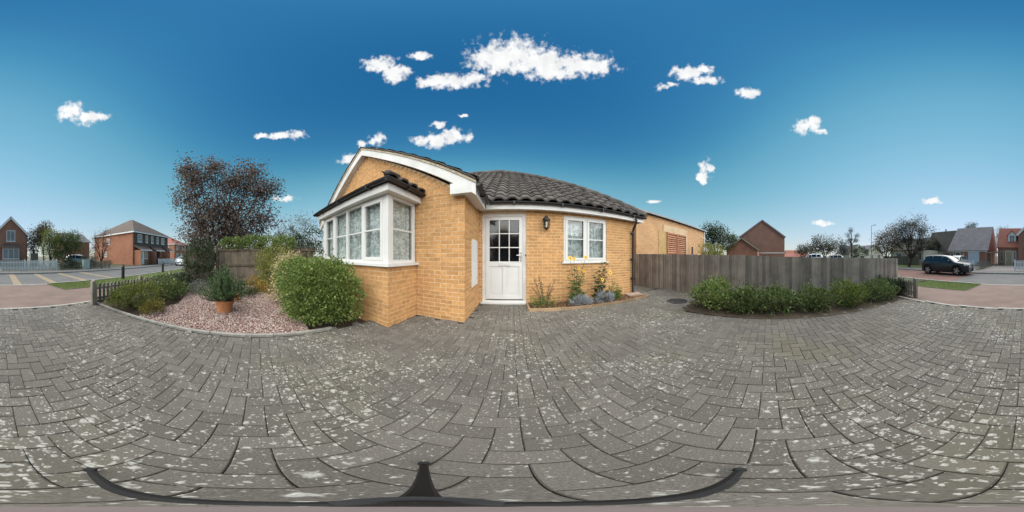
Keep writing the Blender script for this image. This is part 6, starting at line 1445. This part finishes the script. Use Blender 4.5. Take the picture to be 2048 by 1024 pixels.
def car(name, label, loc, rz, K, paint, group=None, detail=True):
    C = empty(name, loc, rz); L = K['L']
    def sec(x):
        zt = smooth_tab(K['top'], x); zb = lerp_tab(K['belt'], x); w = smooth_tab(K['wid'], x, .08); zl = K['sill']
        for xc in K['wheels']:
            if abs(x-xc) < K['arch']: zl = max(zl, K['wr']+math.sqrt(K['arch']**2-(x-xc)**2))
        if zt > zb+.06:
            wr_ = w*.95-(zt-zb)*.42; zz = zt-.05; b_ = zb
        else: wr_ = w*.86; zz = zt-.03; b_ = zt-.08
        pts = [(w*.93, K['sill']), (w*.985, .46), (w*1.0, .68), (w*.99, .86), (w*.955, b_), (wr_, zz), (wr_*.82, zt-.012), (wr_*.4, zt), (0, zt)]
        return [(a, max(z, min(zl, zt-.15)) if i < 5 else z) for i, (a, z) in enumerate(pts)]
    xs = sorted(set([0, .02, L-.02, L]+[L*i/64 for i in range(65)]+[xc+K['arch']*math.cos(t) for xc in K['wheels'] for t in np.linspace(0, math.pi, 13)]))
    S = [sec(x) for x in xs]; m_ = MB(); k = len(S[0]); V = []
    for x, s_ in zip(xs, S): V += [(x-L/2, a, z) for a, z in s_]+[(x-L/2, -a, z) for a, z in s_[-2::-1]]
    w_ = 2*k-1; F_ = []
    for i in range(len(xs)-1):
        for j in range(w_-1): F_.append((i*w_+j, (i+1)*w_+j, (i+1)*w_+j+1, i*w_+j+1))
    F_.append(tuple(range(w_))[::-1]); F_.append(tuple((len(xs)-1)*w_+j for j in range(w_)))
    m_.add(V, F_); m_.build('body', paint, C, smooth=True, local=True)
    m_ = MB(); m_.box(-L/2+.12, L/2-.12, -.74, .74, K['sill']-.06, K['sill']+.32); m_.build('underbody', m_trim, C, local=True)
    def surf(x, f, sg, off):  # glass band between belt (f=0) and roof edge (f=1)
        s_ = sec(x); (a0, z0), (a1, z1) = s_[4], s_[5]; a = a0+(a1-a0)*f; z = z0+(z1-z0)*f; nn = Vector((z1-z0, -(a1-a0))).normalized()
        return (x-L/2, sg*(a+nn.x*off), z+nn.y*off)
    for sg in (1, -1):
        for n_, (xa, xb) in enumerate(K['side']):
            m_ = MB(); N_ = 8; V = []
            for i in range(N_+1):
                x = xa+(xb-xa)*i/N_; hi = .93; 
                V += [surf(x, .07, sg, .006), surf(x, hi, sg, .006)]
            m_.add(V, [(2*i, 2*i+2, 2*i+3, 2*i+1) if sg < 0 else (2*i, 2*i+1, 2*i+3, 2*i+2) for i in range(N_)]); m_.build('side_window', m_carglass, C, local=True)
    for nm, (xa, xb) in (('windscreen', K['shield']), ('rear_window', K['rear'])):
        m_ = MB(); V = []; N_ = 8; cols = (-1, -.8, -.4, 0, .4, .8, 1)
        for i in range(N_+1):
            x = xa+(xb-xa)*i/N_; s_ = sec(x); wr_ = s_[5][0]*.95
            for c in cols: V.append((x-L/2, wr_*c, s_[8][1]+.008-(.03 if abs(c) == 1 else .010 if abs(c) == .8 else 0)))
        m_.add(V, [(i*7+j, i*7+j+1, (i+1)*7+j+1, (i+1)*7+j) for i in range(N_) for j in range(6)]); m_.build(nm, m_carglass, C, local=True)
    for xc in K['wheels']:
        for sg in (1, -1):
            yo = smooth_tab(K['wid'], xc)-.005; W = empty('wheel', (xc-L/2, sg*(yo-.11), K['wr'])); W.parent = C; W.rotation_euler = (R(90)*(-sg), 0, 0); wr = K['wr']
            q = MB(); q.lathe([(wr*.66, -.10), (wr*.95, -.105), (wr, -.08), (wr, .08), (wr*.95, .105), (wr*.68, .10)], (0, 0, 0), 26, 0, False); t_ = q.build('tyre', m_tyre, None, smooth=False); t_.parent = W
            q = MB(); q.lathe([(wr*.66, .10), (wr*.70, .103), (wr*.70, .085), (wr*.64, .07), (wr*.62, .02), (0.001, .0)], (0, 0, 0), 26, 1, False)
            for s5 in range(5):
                for ds in (-.14, .14):
                    a = 6.283*s5/5+ds; q.obox((math.cos(a)*wr*.36, math.sin(a)*wr*.36, .085), (math.cos(a), math.sin(a), 0), (-math.sin(a), math.cos(a), 0), (0, 0, 1), wr*.31, .018, .012, 0)
            q.lathe([(0, .06), (.06, .06), (.05, .102), (0, .102)], (0, 0, 0), 12, 0); r_ = q.build('rim', [m_alloy, m_trim]); r_.parent = W
    if detail:
        for sg in (1, -1):
            x = K['side'][2][1]-.18; p = surf(x, 0.05, sg, .08); q = MB(); q.lathe([(0, -.07), (.08, -.06), (.10, 0), (.08, .06), (0, .07)], (p[0], p[1]+sg*.03, p[2]+.06), 10); q.build('mirror', paint, C, local=True, smooth=True)
            for xx in (K['side'][0][1]-.16, K['side'][1][1]-.30):
                s_ = sec(xx); q = MB(); q.box(xx-L/2, xx-L/2+.2, sg*(s_[3][0])-.012, sg*(s_[3][0])+.014, .90, .925); q.build('door_handle', paint, C, local=True)
            for xx in (K['side'][0][1]+.03, K['side'][1][1]+.03):
                s_ = sec(xx); q = MB(); q.obox((xx-L/2, sg*(s_[2][0]+.0005), .70), (1, 0, 0), (0, 1, 0), (0, 0, 1), .004, .004, .30); q.build('door_gap', m_trim, C, local=True)
            q = MB(); x = L-.20; s_ = sec(x); q.obox((x-L/2, sg*(s_[3][0]*.90), .83), Vector((.72, sg*-.62, 0)).normalized(), Vector((.62, sg*.72, 0)).normalized(), (0, 0, 1), .19, .06, .055); q.build('headlight', m_lampw, C, local=True)
            q = MB(); x = .10; s_ = sec(x); q.obox((x-L/2, sg*(s_[3][0]*.96), .95), Vector((.6, sg*.5, 0)).normalized(), Vector((-.5, sg*.6, 0)).normalized(), (0, 0, 1), .13, .05, .06); q.build('tail_light', m_lampr, C, local=True)
        q = MB(); q.box(L/2-.13, L/2-.005, -.50, .50, .40, .58); q.build('grille', m_trim, C, local=True)
        q = MB(); q.box(-L/2+.0, -L/2+.14, -.62, .62, .34, .52); q.build('bumper', m_trim, C, local=True)
    tag(C, label, 'car', group); return C
def paint(name, c, metal=.4): return material(name, c, .32, .06, 2, metal=metal, coat=.35, spec=.5)
car('parked_suv', 'dark blue-black compact SUV parked at the far kerb', (6.34, -12.42, -.38), math.pi, SUV, paint('dark_blue_paint', (.016, .020, .028), .2))
car('parked_hatchback', 'pale silver hatchback on the drive behind the dark SUV', (8.2, -18.6, -.30), R(90), HATCH, paint('silver_paint', (.50, .53, .55)))
car('parked_estate_car', 'silver car half hidden below the broad green tree across the road', (-10.6, -19.6, -.30), R(168), SUV, paint('light_silver_paint', (.46, .48, .50)))
p = at(1622, 27); car('white_car', 'white car roof showing above the board fence under the spreading tree', (p.x, p.y, -.02), R(80), HATCH, paint('white_car_paint', (.74, .75, .76), 0))
p = at(1665, 30); car('pale_car', 'second pale car roof just above the board fence left of the conifer', (p.x, p.y, -.12), R(75), HATCH, paint('grey_car_paint', (.40, .40, .40)))
p = at(366, 27); car('small_white_car', 'small white car glimpsed beside the plum tree down the street', (p.x, p.y, -.36), R(10), HATCH, paint('white_car_paint', (.74, .75, .76), 0))

# ------------------------------------------------------------------ the camera's own stand
TP = empty('tripod', (0, 0, 0)); hub = Vector((math.sin(az_of(835))*.045, math.cos(az_of(835))*.045, .40))
m_tp = material('matt_black_metal', (.012, .012, .013), .55, .2, 20)
for u, rr in ((180, .30), (848, .345), (1480, .30)):
    f_ = at(u, rr, 0); q = MB(); k1 = hub.lerp(f_, .5); q.tube([hub, k1, f_+Vector((0, 0, .02))], [.010, .010, .009], 8); lg = q.build('leg', m_tp, TP)
    q = MB(); q.lathe([(0, 0), (.014, 0), (.014, .03), (.010, .04), (0, .04)], (f_.x, f_.y, .002), 10); q.build('rubber_foot', m_tyre, lg)
q = MB(); q.tube([hub-Vector((0, 0, .05)), hub+Vector((0, 0, .03))], .024, 10); q.build('hub', m_tp, TP)
q = MB(); q.tube([hub, Vector((0, 0, .72))], .010, 8); q.build('centre_column', m_tp, TP)
q = MB(); q.lathe([(0, .72), (.013, .72), (.013, .745), (0, .745)], (0, 0, 0), 14); q.build('top_plate', material('warm_grey_metal', (.16, .12, .11), .6, .1, 20), TP)
tag(TP, 'black three-legged stand on the paving right under the viewer', 'tripod')
